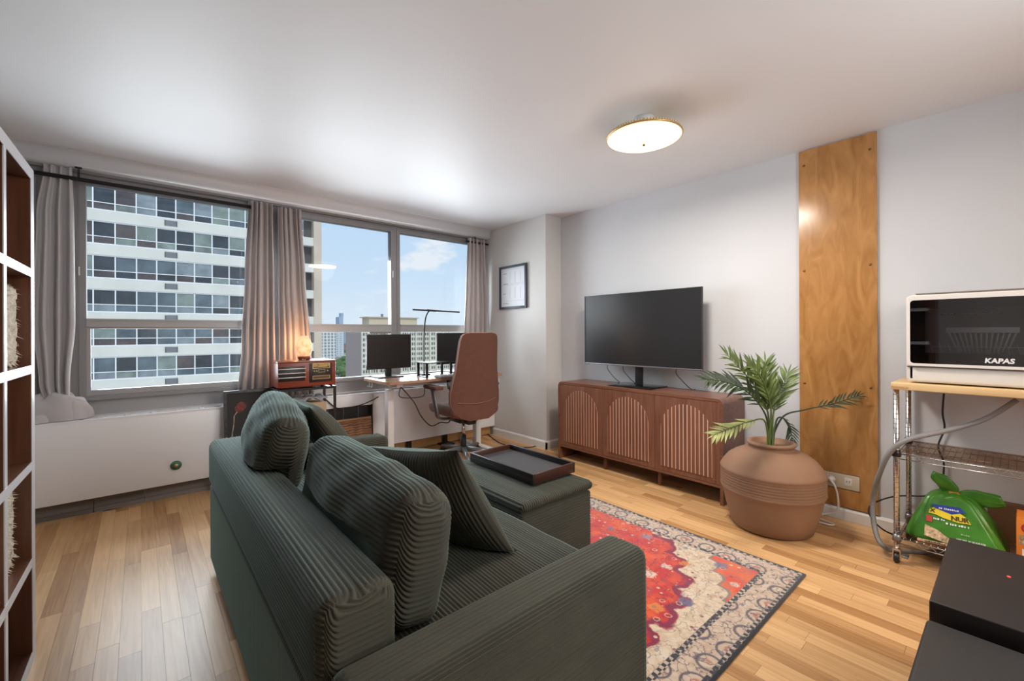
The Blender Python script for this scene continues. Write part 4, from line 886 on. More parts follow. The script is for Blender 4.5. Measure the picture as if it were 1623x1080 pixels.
lettering('lettering', 'X', .026, pblk, bag, fb-rt_*.068+upv*.164+nv*.0146, rt_-upv*.2, upv, bold=.0009)
lettering('lettering', 'NET WT 15 LB (6.8 KG)', .0095, pwh, bag, fb+rt_*.062+upv*.048+nv*.0140, rt_, upv, bold=.0002)
def marks(u0, u1, v, h, m_, seed):   # print too small to read in the picture
    rd_ = random.Random(seed); u = u0; b = MB()
    while u < u1:
        w = rd_.uniform(.4, .9)*h; hh = h*rd_.uniform(.6, 1); f = [fb+rt_*a+upv*c+nv*.0146 for a, c in ((u, v), (u+w, v), (u+w, v+hh), (u, v+hh))]; b.add(f, [(0, 1, 2, 3)]); u += w+h*.28*(1 if rd_.random() > .2 else 3)
    b.build('small_print', m_, bag)
marks(-.066, -.03, .122, .009, pwh, 1); marks(-.022, .055, .108, .009, pwh, 2); marks(-.045, .022, .178, .008, pwh, 3); marks(-.10, .012, .006, .008, pblk, 4); marks(.035, .108, .008, .004, pwh, 5); marks(.03, .06, .070, .008, P('print_pale_green', (.25, .42, .20), .5), 6)
box('cardboard_box', P('brown_carton', (.16, .085, .045), .8), 3.33, 3.378, -.30, .10, .139, .33, None, label='plain brown cardboard box behind the green bag and the orange carton', cat='box')
# orange carton
oc = empty('orange_carton', (3.12, -.03, .139), 'orange cardboard carton with a round red emblem beside the green bag', 'carton')
og = P('orange_card', (.72, .21, .025), .5); CA, CB = -.115, .003
box('body', og, 3.07, 3.19, CA, CB, .139, .335, oc, .002)
MB().prism([(3.07, .335), (3.19, .335), (3.135, .366), (3.125, .366)], 'Y', CA+.002, CB-.002).build('gable_top', og, oc)
def disc(name, r, y, z, x, m_, p_): return MB().prism([(y+r*math.cos(2*math.pi*i/28), z+r*math.sin(2*math.pi*i/28)) for i in range(28)], 'X', x, x+.001).build(name, m_, p_)
disc('emblem', .024, -.035, .302, 3.0688, P('emblem_red', (.45, .03, .03), .5), oc); disc('emblem_ring', .015, -.035, .302, 3.0681, pwh, oc); disc('emblem_heart', .011, -.035, .302, 3.0675, bpy.data.materials['emblem_red'], oc)
box('print', ptan, 3.0685, 3.07, -.07, -.005, .225, .268, oc); box('print', pwh, 3.0680, 3.0686, -.055, -.025, .23, .262, oc)
for i in range(4): box('print_stripe', pwh, 3.0685, 3.07, -.105+i*.026, -.092+i*.026, .145, .205, oc)
# hose and cord at the rack
cord('drain_hose', [at(1612, 634, 'X', 3.15), at(1560, 665, 'X', 3.12), at(1500, 683, 'X', 3.05), at(1440, 697, 'X', 2.97), at(1412, 716, 'X', 2.97), at(1395, 748, 'X', 3.03), at(1384, 790, 'X', 3.12), at(1386, 835, 'X', 3.10), at(1400, 866, 'X', 3.03), at(1420, 880, 'X', 3.08)+Vector((.08, -.03, .0)), Vector((3.3, .2, .03)), Vector((3.36, 0, .03))], .0125, M['greyhose'], 'grey drain hose curving around the rack post', 'hose')
cord('looped_flex', [at(1496, 624, 'X', 3.40), at(1494, 655, 'X', 3.40), at(1497, 680, 'X', 3.41), at(1487, 708, 'X', 3.41), at(1496, 736, 'X', 3.41), at(1490, 775, 'X', 3.41), at(1470, 786, 'X', 3.40), at(1420, 787, 'X', 3.38), at(1385, 798, 'X', 3.27), at(1377, 812, 'X', 3.18), at(1390, 832, 'X', 3.12), at(1416, 848, 'X', 3.2), Vector((3.30, .30, .02)), Vector((3.36, .1, .02))], .0045, M['cordk'], 'black power cord looping behind the rack', 'cord')

# dark boxes in the near right corner
db = empty('black_cabinet', (1.28, -.25, 0), 'low black vinyl chest at the bottom right edge of the picture', 'chest')
box('body', M['dkdev2'], .92, 2.13, -.65, .150, 0, .43, db, .008); box('lid', M['dkdev2'], .915, 1.53, -.655, .153, .431, .472, db, .010, 3)
dd = empty('black_device', (1.84, -.25, .431), 'flat black lacquered box with a tiny red light behind the black chest lid', 'device')
box('casing', M['dkdev'], 1.572, 2.108, -.62, .152, .4315, .50, dd, .004)
MB().lathe([(.004, 0), (.004, .0015), (0, .002)], at(1599, 915, 'Z', .4995), 10).build('status_light', emit('red_led', (1, .05, .03), 1.5), dd)

# ================================================================== DESK CORNER
DZ = .795; dk = empty('standing_desk', (2.19, 3.70, 0), 'white-legged standing desk with a brown top by the right windows', 'desk')
DX_0, DX_1, DY_0, DY_1 = 1.575, 2.82, 3.445, 3.965
dtop = [(DX_0+.02, DY_0), (DX_1, DY_0), (DX_1, DY_1), (DX_0+.02, DY_1), (DX_0, DY_1-.02), (DX_0, DY_0+.02)]
MB().prism(dtop, 'Z', DZ-.024, DZ).build('tabletop', wood('desk_walnut', (.30, .17, .10), (.46, .29, .19), 'X', .22, 24), dk)
for x in (1.715, 2.69):
    lg = MB().box(x-.03, x+.03, 3.675, 3.745, .045, .70, .004).build('leg', M['white'], dk)
    box('foot', M['white'], x-.035, x+.035, 3.44, 3.98, .010, .045, dk, .008)
    box('side_bracket', M['white'], x-.03, x+.03, 3.50, 3.92, DZ-.058, DZ-.025, dk, .004)
box('crossbar', M['white'], 1.715, 2.69, 3.69, 3.73, DZ-.075, DZ-.03, dk)
for y in (3.84, 3.90): MB().tube([(1.61, y, DZ-.025), (1.61, y, DZ-.07), (1.60, y-.01, DZ-.078), (1.585, y-.01, DZ-.07)], .004, 6).build('hook', M['white'], dk)
def monitor(name, label, cx, cy, w, h, zb, ry, base=True):
    m_ = empty(name, (cx, cy, DZ+.001), label, 'monitor', 'computer monitors on the desk', rz=ry)
    MB().box(-w/2, w/2, -.012, .012, zb-DZ, zb-DZ+h, .004).build('casing', M['black'], m_, local=True)
    MB().box(-w/2+.007, w/2-.007, -.0145, -.011, zb-DZ+.014, zb-DZ+h-.007).build('screen', M['screen'], m_, local=True)
    MB().box(-.03, .03, .012, .035, .008, zb-DZ+.14, .004).build('stand_neck', M['black'], m_, local=True)
    MB().box(-.125, .125, -.06, .12, 0, .010, .003).build('stand_base', M['black'], m_, local=True)
    MB().tube(smooth_path([(-.05, .02, zb-DZ+.03), (-.075, .02, zb-DZ-.02), (-.05, .03, zb-DZ-.03), (-.02, .03, zb-DZ-.02)], 6), .003, 6).build('cable', M['cordk'], m_, local=True)
    return m_
monitor('computer_monitor', 'black computer monitor at the left end of the desk', 1.785, 3.86, .445, .325, .875, .02)
monitor('computer_monitor', 'black computer monitor half hidden by the brown chair', 2.60, 3.85, .60, .325, .885, -.05)
ri = empty('laptop_riser', (2.2, 3.75, DZ+.001), 'black folding laptop riser standing between the two monitors', 'riser')
RA, RB = 2.015, 2.33
MB().box(RA, RB, 3.55, 3.77, .925, .932, .002).build('top_plate', M['blackm'], ri)
for x in (RA+.012, RB-.04):
    for y in (3.58, 3.745):
        b = MB().box(x-.012, x+.012, y-.005, y+.005, DZ+.006, .925); b.build('leg', M['blackm'], ri)
    MB().box(x-.014, x+.014, 3.57, 3.76, DZ+.001, DZ+.007).build('skid', M['blackm'], ri)
nw = empty('keyboard', (2.29, 3.508, DZ+.001), 'pale keyboard lying on the desk before the black riser', 'keyboard', rz=.03)
MB().box(-.20, .20, -.06, .06, 0, .016, .004).build('body', P('blue_white', (.42, .52, .58), .5), nw, local=True)
kb = MB()
for r in range(4):
    for c in range(14): kb.box(-.19+c*.0272, -.168+c*.0272, -.052+r*.027, -.03+r*.027, .0162, .021)
kb.build('keys', P('white_keys', (.66, .70, .72), .5), nw, local=True)
lp = empty('desk_lamp', (2.17, 3.93, DZ+.001), 'slim black LED bar lamp on a curved stem rising above the monitors', 'lamp')
L0, L1, L2 = at(654, 491, 'Y', 3.85), at(728, 495, 'Y', 3.85), at(681, 492.5, 'Y', 3.85)
sx_ = at(672, 560, 'Y', 3.85).x
MB().tube(smooth_path([(sx_, 3.85, DZ+.012), (sx_, 3.85, 1.12), (sx_+.006, 3.85, 1.25), (sx_+.02, 3.85, 1.36), (sx_+.05, 3.85, 1.422), (L2.x+.01, 3.85, L2.z-.002)], 10), .007, 8).build('stem', M['blackm'], lp)
MB().tube([L0, L1], .0085, 8).build('light_bar', M['blackm'], lp); MB().tube([L2-Vector((.03, 0, -.003)), L2+Vector((.07, 0, -.002))], .011, 8).build('joint', M['blackm'], lp)
MB().box(sx_-.05, sx_+.05, 3.80, 3.90, DZ+.001, DZ+.012, .003).build('base', M['blackm'], lp)
clr = glass('clear_plastic', (.86, .89, .92), .14, .12)
cu_ = MB(); cpt = Vector((2.24, 3.50, DZ-.115))
cu_.lathe([(0, 0), (.036, 0), (.042, .06), (.044, .085), (.041, .085), (.039, .06), (.034, .004), (0, .004)], cpt, 24); cu_.tube([cpt+Vector((0, 0, .085)), cpt+Vector((0, 0, .0905))], .047, 20)
cu_.build('plastic_cup', clr, None, 'clear plastic cup hung under the desk edge by the chair arm', 'cup')
cord('desk_cable', [(1.78, 3.68, DZ-.06), (1.80, 3.60, .70), (1.88, 3.55, .58), (1.93, 3.52, .46), (2.02, 3.50, .36), (2.12, 3.50, .375), (2.22, 3.50, .37), (2.27, 3.55, .50), (2.28, 3.6, .70)], .005, M['cordk'], 'black cable drooping in a loop under the desk', 'cable')
cord('desk_cable', [(1.82, 3.70, .71), (1.82, 3.70, .62), (2.05, 3.72, .60), (2.08, 3.72, .66), (2.08, 3.72, .72)], .004, M['cordk'], 'thin black cable tied close under the desk top', 'cable')
cord('sill_cable', [(1.28, 4.11, .646), (1.36, 4.12, .646), (1.46, 4.09, .646), (1.56, 4.12, .646), (1.72, 4.10, .646), (1.95, 4.13, .646), (2.15, 4.10, .646)], .004, M['greyhose'], 'grey wavy cable lying along the heater top', 'cable')
cord('wall_cable', [(1.26, 4.03, .62), (1.34, 4.022, .54), (1.42, 4.03, .522), (1.55, 4.03, .53), (1.66, 4.02, .56), (1.74, 4.0, .60)], .005, M['cordk'], 'black cable sagging across the open heater section', 'cable')
cord('floor_flex', [at(768, 684, 'Z', .006), at(785, 698, 'Z', .006), at(800, 705, 'Z', .006), at(836, 709.5, 'Z', .006), at(862, 704, 'Z', .006), at(882, 703, 'Z', .006), (3.3, 3.05, .006)], .005, M['cordk'], 'black cable snaking over the floor from the desk to the sideboard', 'cable')
pa = empty('power_adapter', (2.42, 3.90, 0), 'black power brick with wires on the floor under the desk', 'adapter')
box('brick', M['black'], 2.39, 2.52, 3.87, 3.93, 0, .05, pa, .006); MB().tube(smooth_path([(2.5, 3.9, .03), (2.58, 3.86, .012), (2.64, 3.9, .05), (2.62, 3.88, .2)], 6), .004, 6).build('lead', M['cordk'], pa)

# office chair (local frame: faces +y)
ch = empty('office_chair', (2.325, 3.42, .009), 'rust brown high-backed office chair turned to the desk', 'office chair', rz=-.06)
outl = [(.425, .10, 0), (.45, .165, 0), (.50, .215, .006), (.57, .243, .010), (.66, .243, .010), (.76, .226, .004), (.86, .207, -.004), (.96, .197, -.014), (1.06, .190, -.026), (1.13, .184, -.036), (1.175, .172, -.043), (1.193, .150, -.046), (1.20, .11, -.047)]
def back_grid(off, inset, conc):
    G = []
    for z, w, yb in [(q[0], q[1]*1.06, q[2]) for q in outl]:
        row = []
        for j in range(25):
            s = -1+2*j/24; xx = math.sin(s*math.pi/2)*(w-inset); row.append((xx, -.265+yb+off+conc*(xx/.24)**2, z))
        G.append(row)
    return G
B = MB(); g0, g1 = back_grid(-.022, .0, .05), back_grid(.034, .008, .05)
B.grid(g0).grid(g1)
loop0 = [r[0] for r in g0]+g0[-1][1:]+[r[-1] for r in g0[:-1]][::-1]+g0[0][1:-1][::-1]; loop1 = [r[0] for r in g1]+g1[-1][1:]+[r[-1] for r in g1[:-1]][::-1]+g1[0][1:-1][::-1]
B.grid([loop0, loop1], True, True); bo = B.build('backrest', M['rust'], ch, local=True)
sb_ = bo.modifiers.new('soft', 'BEVEL'); sb_.width = .012; sb_.segments = 3; sb_.limit_method = 'ANGLE'; sb_.angle_limit = .9
pip = MB().tube([Vector(p).lerp(Vector(q), .12) for p, q in zip(loop0, loop1)]+[Vector(loop0[0]).lerp(Vector(loop1[0]), .12)], .0045, 6); pip.build('piping', P('pale_piping', (.40, .22, .15), .7), bo, local=True)
MB().tube(smooth_path([(-.20, -.284+.036, .585), (-.1, -.284+.009, .572), (0, -.284, .572), (.1, -.284+.009, .58), (.20, -.284+.036, .60)], 6), .002, 5).build('seam', bpy.data.materials['pale_piping'], bo, local=True)
X, F = rbox((.25, .245, .045), .04, (.02, .02, .015), None, bulge=(0, 0, .018))
X[:, 2] += .07*np.maximum(0, np.abs(X[:, 0])/.25-.45)**1.5*1.2
cordmesh('seat', M['rust'], X, F, T((0, .0, .47)), ch, local=True)
# curved side bolster joining seat and backrest
for s in (-1, 1):
    a_ = empty('armrest', (0, 0, 0), parent=ch); WL[a_.name] = Vector(); a_.location = (0, 0, 0)
    X, F = rbox((.042, .13, .016), .014, (.01, .02, .008), None); cordmesh('pad', M['rustdark'] if s > 0 else M['rust'], X, F, T((s*.305, .02, .708)), a_, local=True)
    MB().box(s*.305-.035, s*.305+.035, -.08, .12, .690, .6935).build('pad_plate', M['black'], a_, local=True)
    for dy in (0, .045):
        MB().tube(smooth_path([(s*.305, .02+dy, .692), (s*.30, -.01+dy, .60), (s*.29, -.03+dy, .50), (s*.275, -.03+dy, .44), (s*.22, -.02+dy, .412), (s*.10, 0, .405)], 8), .010, 8).build('support', M['steel'], a_, local=True)
MB().box(-.10, .10, -.10, .12, .365, .408, .012).box(-.045, .045, -.16, -.06, .355, .415, .012).build('mechanism', M['black'], ch, local=True)
MB().tube([(.08, -.02, .385), (.22, -.03, .385)], .006, 8).box(.20, .285, -.045, -.01, .378, .390, .004).build('lever', M['blackm'], ch, local=True)
MB().tube([(0, 0, .20), (0, 0, .37)], .014, 14).build('gas_piston', M['chrome'], ch, local=True)
MB().tube([(0, 0, .07), (0, 0, .235)], .026, 16).build('column_sleeve', M['blackm'], ch, local=True)
for i in range(5):
    a = 2*math.pi*i/5+.55; d = Vector((math.cos(a), math.sin(a), 0))
    MB().tube([Vector((0, 0, .105)), d*.16+Vector((0, 0, .095)), d*.31+Vector((0, 0, .078))], .02, 10, rs=[.027, .021, .015]).build('base_leg', M['steel'], ch, local=True)
    cs = empty('caster', (0, 0, 0), parent=ch); cs.location = d*.31; WL[cs.name] = Vector()
    q = MB().lathe([(0, -.022), (.022, -.022), (.027, -.016), (.027, .016), (.022, .022), (0, .022)], n=18); e_ = Vector((-d.y, d.x, 0))
    q.v = [tuple(d*v[0]+Vector((0, 0, .0275+v[1]))+e_*v[2]) for v in q.v]; q.build('wheel', M['black'], cs, local=True); MB().tube([(0, 0, .03), (0, 0, .075)], .009, 8).build('stem', M['blackm'], cs, local=True)

# side table, radio, salt lamp, poster, cloth -----------------------------------
st = empty('side_table', (1.02, 3.86, 0), 'black metal frame side table carrying the red radio', 'side table')
SX0, SX1, SY0, SY1, SZ = .802, 1.246, 3.715, 4.005, .772
w_ = .018
for x in (SX0, SX1-w_):
    for y in (SY0, SY1-w_): box('leg', M['blackm'], x, x+w_, y, y+w_, 0, SZ-w_, st)
fr = MB().box(SX0, SX1, SY0, SY0+w_, SZ-w_, SZ).box(SX0, SX1, SY1-w_, SY1, SZ-w_, SZ).box(SX0, SX0+w_, SY0+w_, SY1-w_, SZ-w_, SZ).box(SX1-w_, SX1, SY0+w_, SY1-w_, SZ-w_, SZ); fr.build('top_frame', M['blackm'], st)
MB().box(SX0, SX1, SY0, SY0+w_, .33, .348).box(SX0, SX1, SY1-w_, SY1, .33, .348).box(SX0+w_, SX1-w_, SY0+w_, SY1-w_, .338, .346).build('lower_shelf', M['blackm'], st)
MB().box(SX0+w_, SX1-w_, SY0+w_, SY1-w_, SZ-.012, SZ-.004).build('glass_top', clr, st)
cbx = box('storage_carton', M['card'], .84, 1.18, 3.76, 3.97, .349, .64, None, .002, label='tan cardboard carton on the lower shelf of the side table', cat='box')
cg = MB(); GG = []
for i in range(25):
    GG.append([(.84+.35*i/24, 3.755+.22*j/16, .645+.022*abs(math.sin(i*.8+j*.35))+.018*math.sin(j*.5+i*.3)**2+.008) for j in range(17)])
cg.grid(GG).build('folded_cloth', M['cloth'], None, 'crumpled grey cloth heaped on the carton under the radio', 'cloth', solid=.005)
ra = empty('retro_radio', (1.02, 3.87, SZ+.001), 'red-brown wooden retro radio on the side table', 'radio')
AX0, AX1, AY0, AY1, AZ0, AZ1 = .808, 1.243, 3.722, 4.018, SZ+.012, .990
box('body', M['cherry'], AX0, AX1, AY0, AY1, AZ0, AZ1-.01, ra, .004)
box('lid', wood('cherry_lid', (.24, .10, .075), (.34, .17, .13), 'X', .25, 26), AX0-.004, AX1+.004, AY0-.004, AY1, AZ1-.009, AZ1, ra, .002)
for x in (AX0+.03, AX1-.03):
    for y in (AY0+.03, AY1-.03): MB().tube([(x, y, SZ+.001), (x, y, SZ+.012)], .012, 10).build('foot', M['black'], ra)
gr = box('speaker_grille', M['black'], AX0+.004, AX0+.195, AY0-.003, AY0+.002, AZ0+.05, AZ1-.040, ra, .001)
for i in range(3): box('bar', P('silver_bar', (.62, .58, .54), .35, metal=.5) if 'silver_bar' not in bpy.data.materials else bpy.data.materials['silver_bar'], AX0+.003, AX0+.20, AY0-.012, AY0-.003, AZ0+.075+i*.034, AZ0+.082+i*.034, gr, .001)
pn = box('control_panel', P('dark_panel', (.028, .018, .018), .4), AX0+.228, AX1-.028, AY0-.003, AY0+.002, AZ0+.03, AZ1-.022, ra, .002)
def rim(x0, x1, z0, z1, t, m_, p, nm='rim'): MB().box(x0, x1, AY0-.007, AY0-.003, z0, z0+t).box(x0, x1, AY0-.007, AY0-.003, z1-t, z1).box(x0, x0+t, AY0-.007, AY0-.003, z0+t, z1-t).box(x1-t, x1, AY0-.007, AY0-.003, z0+t, z1-t).build(nm, m_, p)
xa, xb = AX0+.252, AX1-.047
rim(xa, xb, .925, .967, .004, M['gold'], pn); box('dial', P('amber_dial', (.50, .30, .08), .4, var=.5, vs=70), xa+.004, xb-.004, AY0-.005, AY0-.003, .936, .963, pn); box('dial_band', M['black'], xa+.004, xb-.004, AY0-.0055, AY0-.003, .929, .936, pn)
rim(xa+.045, xb-.04, .893, .915, .002, M['gold'], pn); box('cassette_window', M['black'], xa+.048, xb-.043, AY0-.0048, AY0-.003, .896, .912, pn)
rim(xa, xb, .838, .866, .003, M['gold'], pn); box('disc_slot', P('slot_brown', (.12, .06, .03), .4), xa+.004, xb-.004, AY0-.005, AY0-.003, .842, .862, pn)
for x in (xa+.012, xa+.03, xb-.02):
    q = MB().lathe([(0, .008), (.006, .008), (.007, 0)], n=14); q.v = [(x+a, AY0-.003-c, .903+b) for a, b, c in q.v]; q.build('knob', M['gold'], pn)
MB().lathe([(0, .004), (.012, .004), (.012, 0)], n=16)
sl = empty('salt_lamp', (1.035, 3.86, .991), 'glowing salt crystal lamp on the red radio', 'lamp')
def salt():
    m, n, l, p = mat('salt_crystal'); t = n.new('ShaderNodeTexNoise'); t.inputs['Scale'].default_value = 22; t.inputs['Detail'].default_value = 4; l.new(coords(n, l, False, (1, 1, 1)), t.inputs[0])
    r = n.new('ShaderNodeValToRGB'); l.new(t.outputs[0], r.inputs[0]); r.color_ramp.elements[0].position = .32; r.color_ramp.elements[0].color = (.9, .40, .16, 1); r.color_ramp.elements[1].position = .6; r.color_ramp.elements[1].color = (1, .74, .42, 1)
    l.new(r.outputs[0], p.inputs['Base Color']); l.new(r.outputs[0], p.inputs['Emission Color']); p.inputs['Emission Strength'].default_value = .55; p.inputs['Roughness'].default_value = .5; return m
G = []
for i in range(17):
    t = i/16; rr2 = .066*(math.sin(math.pi*min(.985, .10+.86*t))**.42)*(1-.16*t)
    G.append([(1.035+rr2*math.cos(a)*(1+.05*math.sin(3*a+4*t)+.03*math.sin(7*a)), 3.86+rr2*.85*math.sin(a)*(1+.05*math.sin(2*a+3*t)), 1.022+.168*t) for a in [2*math.pi*j/28 for j in range(28)]])
q = MB().grid(G, True, True); q.f += [tuple(range(27, -1, -1)), tuple(range(16*28, 17*28))]; q.sm += [True, True]; q.build('crystal', salt(), sl)
MB().lathe([(.046, .008), (.05, .012), (.05, .028), (.044, .03)], (1.035, 3.86, .991), 24).build('wooden_base', M['cherry'], sl)
for i in range(5): a = 2*math.pi*i/5; MB().tube([(1.035+.036*math.cos(a), 3.86+.036*math.sin(a), .992), (1.035+.036*math.cos(a), 3.86+.036*math.sin(a), 1.0)], .008, 8).build('foot', M['black'], sl)
pt = light('salt_lamp_bulb', 'POINT', (1.09, 3.86, 1.25), 2.6, (1, .50, .22)); pt.data.shadow_soft_size = .05; pt.location = (1.03, 3.965, 1.12)
# framed poster leaning on the heater
po = empty('framed_poster', (.65, 3.96, 0), 'black framed dark poster leaning against the heater behind the sofa', 'poster')
def lean(z): return 3.925+.07*z/.77
def slab(x0, x1, z0, z1, d0, d1): 
    b = MB(); v = [(x, lean(z)+d, z) for x in (x0, x1) for z in (z0, z1) for d in (d0, d1)]; return b.add(v, [(0, 1, 3, 2), (4, 6, 7, 5), (0, 4, 5, 1), (2, 3, 7, 6), (0, 2, 6, 4), (1, 5, 7, 3)])
PX0, PX1, PZ1 = .487, .80, .765
for a in ((PX0, PX0+.02, .0, PZ1), (PX1-.02, PX1, .0, PZ1), (PX0+.02, PX1-.02, PZ1-.02, PZ1), (PX0+.02, PX1-.02, .0, .02)): slab(*a, -.012, .012).build('frame_bar', P('scuffed_black', (.02, .021, .024), .35, var=.9, vs=35) if 'scuffed_black' not in bpy.data.materials else bpy.data.materials['scuffed_black'], po)
slab(PX0+.02, PX1-.02, .02, PZ1-.02, -.002, .004).build('print', P('poster_dark', (.016, .015, .016), .6), po)
rp_ = MB(); pg = [(.565, .60), (.585, .59), (.61, .60), (.64, .63), (.63, .665), (.60, .675), (.575, .66), (.558, .63)]
rp_.add([(x, lean(z)-.0045, z) for x, z in pg]+[(x, lean(z)-.002, z) for x, z in pg], [tuple(range(8)), tuple(range(15, 7, -1))]+[(i, (i+1) % 8, 8+(i+1) % 8, 8+i) for i in range(8)])
rp_.build('red_patch', P('poster_red', (.16, .035, .022), .6, var=.6, vs=40), po)
pc = MB(); pts_ = [(.575, .60), (.555, .57), (.55, .50), (.54, .44), (.535, .38), (.525, .32), (.53, .26)]
for (xa_, za), (xb_, zb_) in zip(pts_, pts_[1:]): pc.tube([(xa_, lean(za)-.004, za), (xb_, lean(zb_)-.004, zb_)], .0035, 5)
pc.build('cream_line', P('poster_cream', (.55, .44, .33), .6), po)

# ================================================================== BOOKSHELF
bs = empty('bookshelf', (-.302, 2.41, 0), 'tall brown open bookshelf with pale front edges at the left edge', 'bookshelf', rz=-.021)
OT, IT, PIT, VP, DPT = .048, .030, .352, .3555, .38; H_ = .014+5*VP+.034
def bsb(nm, x0, x1, y0, y1, z0, z1, m_, p=None): return MB().box(x0, x1, y0, y1, z0, z1).build(nm, m_, p or bs, local=True)
nY = 5; LEN = OT*2+nY*PIT
bsb('side_panel', -DPT, -.002, -OT, 0, 0, H_, M['shelfwood']); bsb('edge_glare', -.002, 0, -OT, 0, 0, H_, M['shelfedge'])  # thin front strips carry the window glare as colour
bsb('side_panel', -DPT, -.002, -LEN, -LEN+OT, 0, H_, M['shelfwood'])
wh_ = wood('brown_shelf_board', (.085, .035, .02), (.16, .07, .04), 'Y', .22, 24)
for i in range(6):
    z0 = .0+i*VP; th = .030 if 0 < i < 5 else .042
    if i == 5: z0 = H_-th
    sh = bsb('top_panel' if i == 5 else 'shelf', -DPT, -.002, -LEN+OT, -OT, z0, z0+th, wh_); bsb('edge_glare', -.002, 0, -LEN+OT, -OT, z0, z0+th, M['shelfedge'], sh)
    if i < 5:
        for k in range(1, nY): y = -OT-k*PIT; dv_ = bsb('divider', -DPT, -.004, y-IT/2, y+IT/2, z0+th, (z0+VP if i < 4 else H_-.042), M['shelfwood']); bsb('edge_glare', -.004, -.001, y-IT/2, y+IT/2, z0+th, (z0+VP if i < 4 else H_-.042), M['shelfedge'], dv_)
bsb('back_panel', -DPT-.006, -DPT, -LEN, 0, 0, H_, M['shelfwood'])
def shag(label, lx, ly, lz, w, d, h):
    o = empty('shag_basket', (0, 0, 0), label, 'basket', 'shaggy baskets in the bookshelf'); Rz = Matrix.Rotation(-.021, 4, 'Z'); o.location = bs.location+(Rz @ Vector((lx, ly, lz))); o.rotation_euler.z = -.021; WL[o.name] = Vector()
    X, F = rbox((w/2, d/2, h/2), .03, (.010, .010, .010), None); rs_ = np.random.RandomState(3); N_ = X/np.linalg.norm(X/np.array((w, d, h)), axis=1, keepdims=True)
    X = X+(rs_.rand(*X.shape)-.5)*.010; cordmesh('body', M['fuzz'], X, F, T((0, 0, h/2)), o, local=True)
    tf = MB(); 
    for k in range(900):
        i = rs_.randint(len(X)); p = Vector(X[i]); n_ = Vector((p.x/w, p.y/d, p.z/h*.6)).normalized(); q = p+n_*.012+Vector((rs_.rand()-.5, rs_.rand()-.5, -.6))*.014; s_ = n_.orthogonal().normalized()*.0028
        c_ = Vector((0, 0, h/2)); tf.add([p-s_+c_, p+s_+c_, q+c_], [(0, 1, 2)])
    return tf.build('tufts', M['fuzz'], o, local=True, kind='stuff')
shag('cream shaggy basket in the upper cell of the bookshelf', -.178, -OT-.172, VP*3+.031, .30, .27, .285)
shag('cream shaggy basket in the lower cell, right beside the divider', -.19, -OT-.172, VP+.031, .30, .29, .285)
shag('cream shaggy basket in the lower cell at the picture edge', -.17, -OT-PIT-.18, VP+.031, .30, .29, .285)

# ================================================================== CEILING LAMP, PICTURE, SOCKET
LC = Vector((2.205, 1.395, 0)); cl = empty('ceiling_lamp', (LC.x, LC.y, 2.29), 'lit round ceiling lamp with a beaded gold rim', 'ceiling lamp')
LR = .212
MB().lathe([(0, 2.292), (.06, 2.294), (.12, 2.301), (.17, 2.312), (LR-.004, 2.328), (LR-.004, 2.331)], (LC.x, LC.y, 0), 64).build('shade', M['shade'], cl)
MB().lathe([(LR-.006, 2.327), (LR, 2.329), (LR+.001, 2.334), (LR-.02, 2.345), (.10, 2.375), (.062, 2.40), (.060, 2.405), (.05, 2.405), (.09, 2.372), (LR-.025, 2.340)], (LC.x, LC.y, 0), 64).build('reflector', M['gold'], cl)
bd = MB()
for r_, z_, n_ in ((LR-.012, 2.345, 76), (.075, 2.398, 30)):
    for i in range(n_):
        a = 2*math.pi*i/n_; bd.lathe([(0, -.008), (.0045, -.004), (.0045, .004), (0, .008)], (LC.x+r_*math.cos(a), LC.y+r_*math.sin(a), z_), 6)
bd.build('beading', P('pale_gold_beads', (.75, .55, .28), .35, metal=.3), cl, kind='stuff')
MB().lathe([(.055, 2.40), (.06, 2.405), (.06, 2.4395)], (LC.x, LC.y, 0), 32).build('canopy', M['white'], cl)
MB().lathe([(0, 2.279), (.006, 2.281), (.008, 2.287), (.005, 2.294)], (LC.x, LC.y, 0), 14).build('finial', P('bronze', (.10, .055, .03), .4, metal=.6), cl)
lb_ = light('ceiling_lamp_bulb', 'POINT', (LC.x, LC.y, 2.22), 2.5, (1, .82, .6)); lb_.data.shadow_soft_size = .17
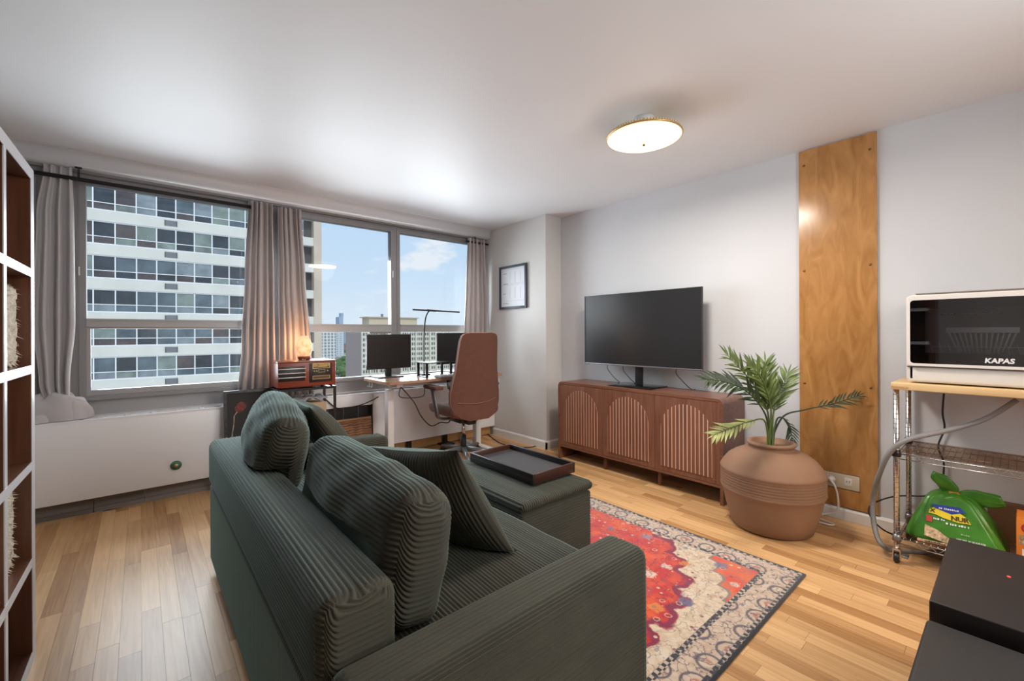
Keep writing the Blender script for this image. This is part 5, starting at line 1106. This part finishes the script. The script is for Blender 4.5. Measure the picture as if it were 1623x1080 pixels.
ld_ = light('ceiling_lamp_glow', 'AREA', (LC.x, LC.y, 2.276), 31, (1, .92, .83), .40, .40, aim=(LC.x, LC.y, 0)); ld_.data.shape = 'DISK'
# framed planner on the column
pf = empty('picture_frame', (COLX-.012, 3.69, 1.48), 'dark slate frame with a white planner sheet on the column wall', 'picture frame')
a0, a1, c0, c1 = 3.458, 3.922, 1.481, 1.970; ft_ = .026; sm_ = P('slate_frame', (.035, .05, .07), .45)
for q in ((a0, a0+ft_, c0, c1), (a1-ft_, a1, c0, c1), (a0+ft_, a1-ft_, c0, c0+ft_), (a0+ft_, a1-ft_, c1-ft_, c1)): box('frame_bar', sm_, COLX-.024, COLX-.002, q[0], q[1], q[2], q[3], pf, .002)
sh = box('sheet', P('white_sheet', (.72, .75, .80), .5), COLX-.010, COLX-.004, a0+ft_, a1-ft_, c0+ft_, c1-ft_, pf)
ln_ = P('pale_ruling', (.52, .55, .60), .6); ink = P('ink', (.10, .11, .13), .6); gl = MB()
for z in (1.925, 1.765, 1.75, 1.57): gl.box(COLX-.0112, COLX-.010, 3.49, 3.80, z, z+.003)
for y in (3.56, 3.65, 3.74):
    for z0_, z1_ in ((1.78, 1.90), (1.60, 1.72)): gl.box(COLX-.0112, COLX-.010, y, y+.003, z0_, z1_)
gl.build('ruling', ln_, pf); rd_ = random.Random(9); sq = MB()
for z, n_ in ((1.885, 4), (1.765, 5), (1.655, 3), (1.545, 6)):     # handwriting, unreadable in the picture
    for i in range(n_):
        y = 3.862-i*.017; sq.tube([(COLX-.0115, y-.006*rd_.random(), z+.012*rd_.random()), (COLX-.0115, y-.005, z-.004), (COLX-.0115, y-.012, z+.006*rd_.random())], .0018, 4)
sq.build('handwriting', ink, pf)
so_ = empty('wall_socket', (COLX-.004, 3.985, .61), 'white wall socket on the column beside the chair', 'outlet')
box('plate', M['white'], COLX-.009, COLX-.001, 3.945, 4.025, .553, .672, so_, .003)
for z in (.585, .64): box('receptacle', M['beige'], COLX-.011, COLX-.008, 3.968, 4.002, z-.014, z+.014, so_, .002); box('slot', M['black'], COLX-.0115, COLX-.0105, 3.976, 3.994, z-.005, z+.005, so_)
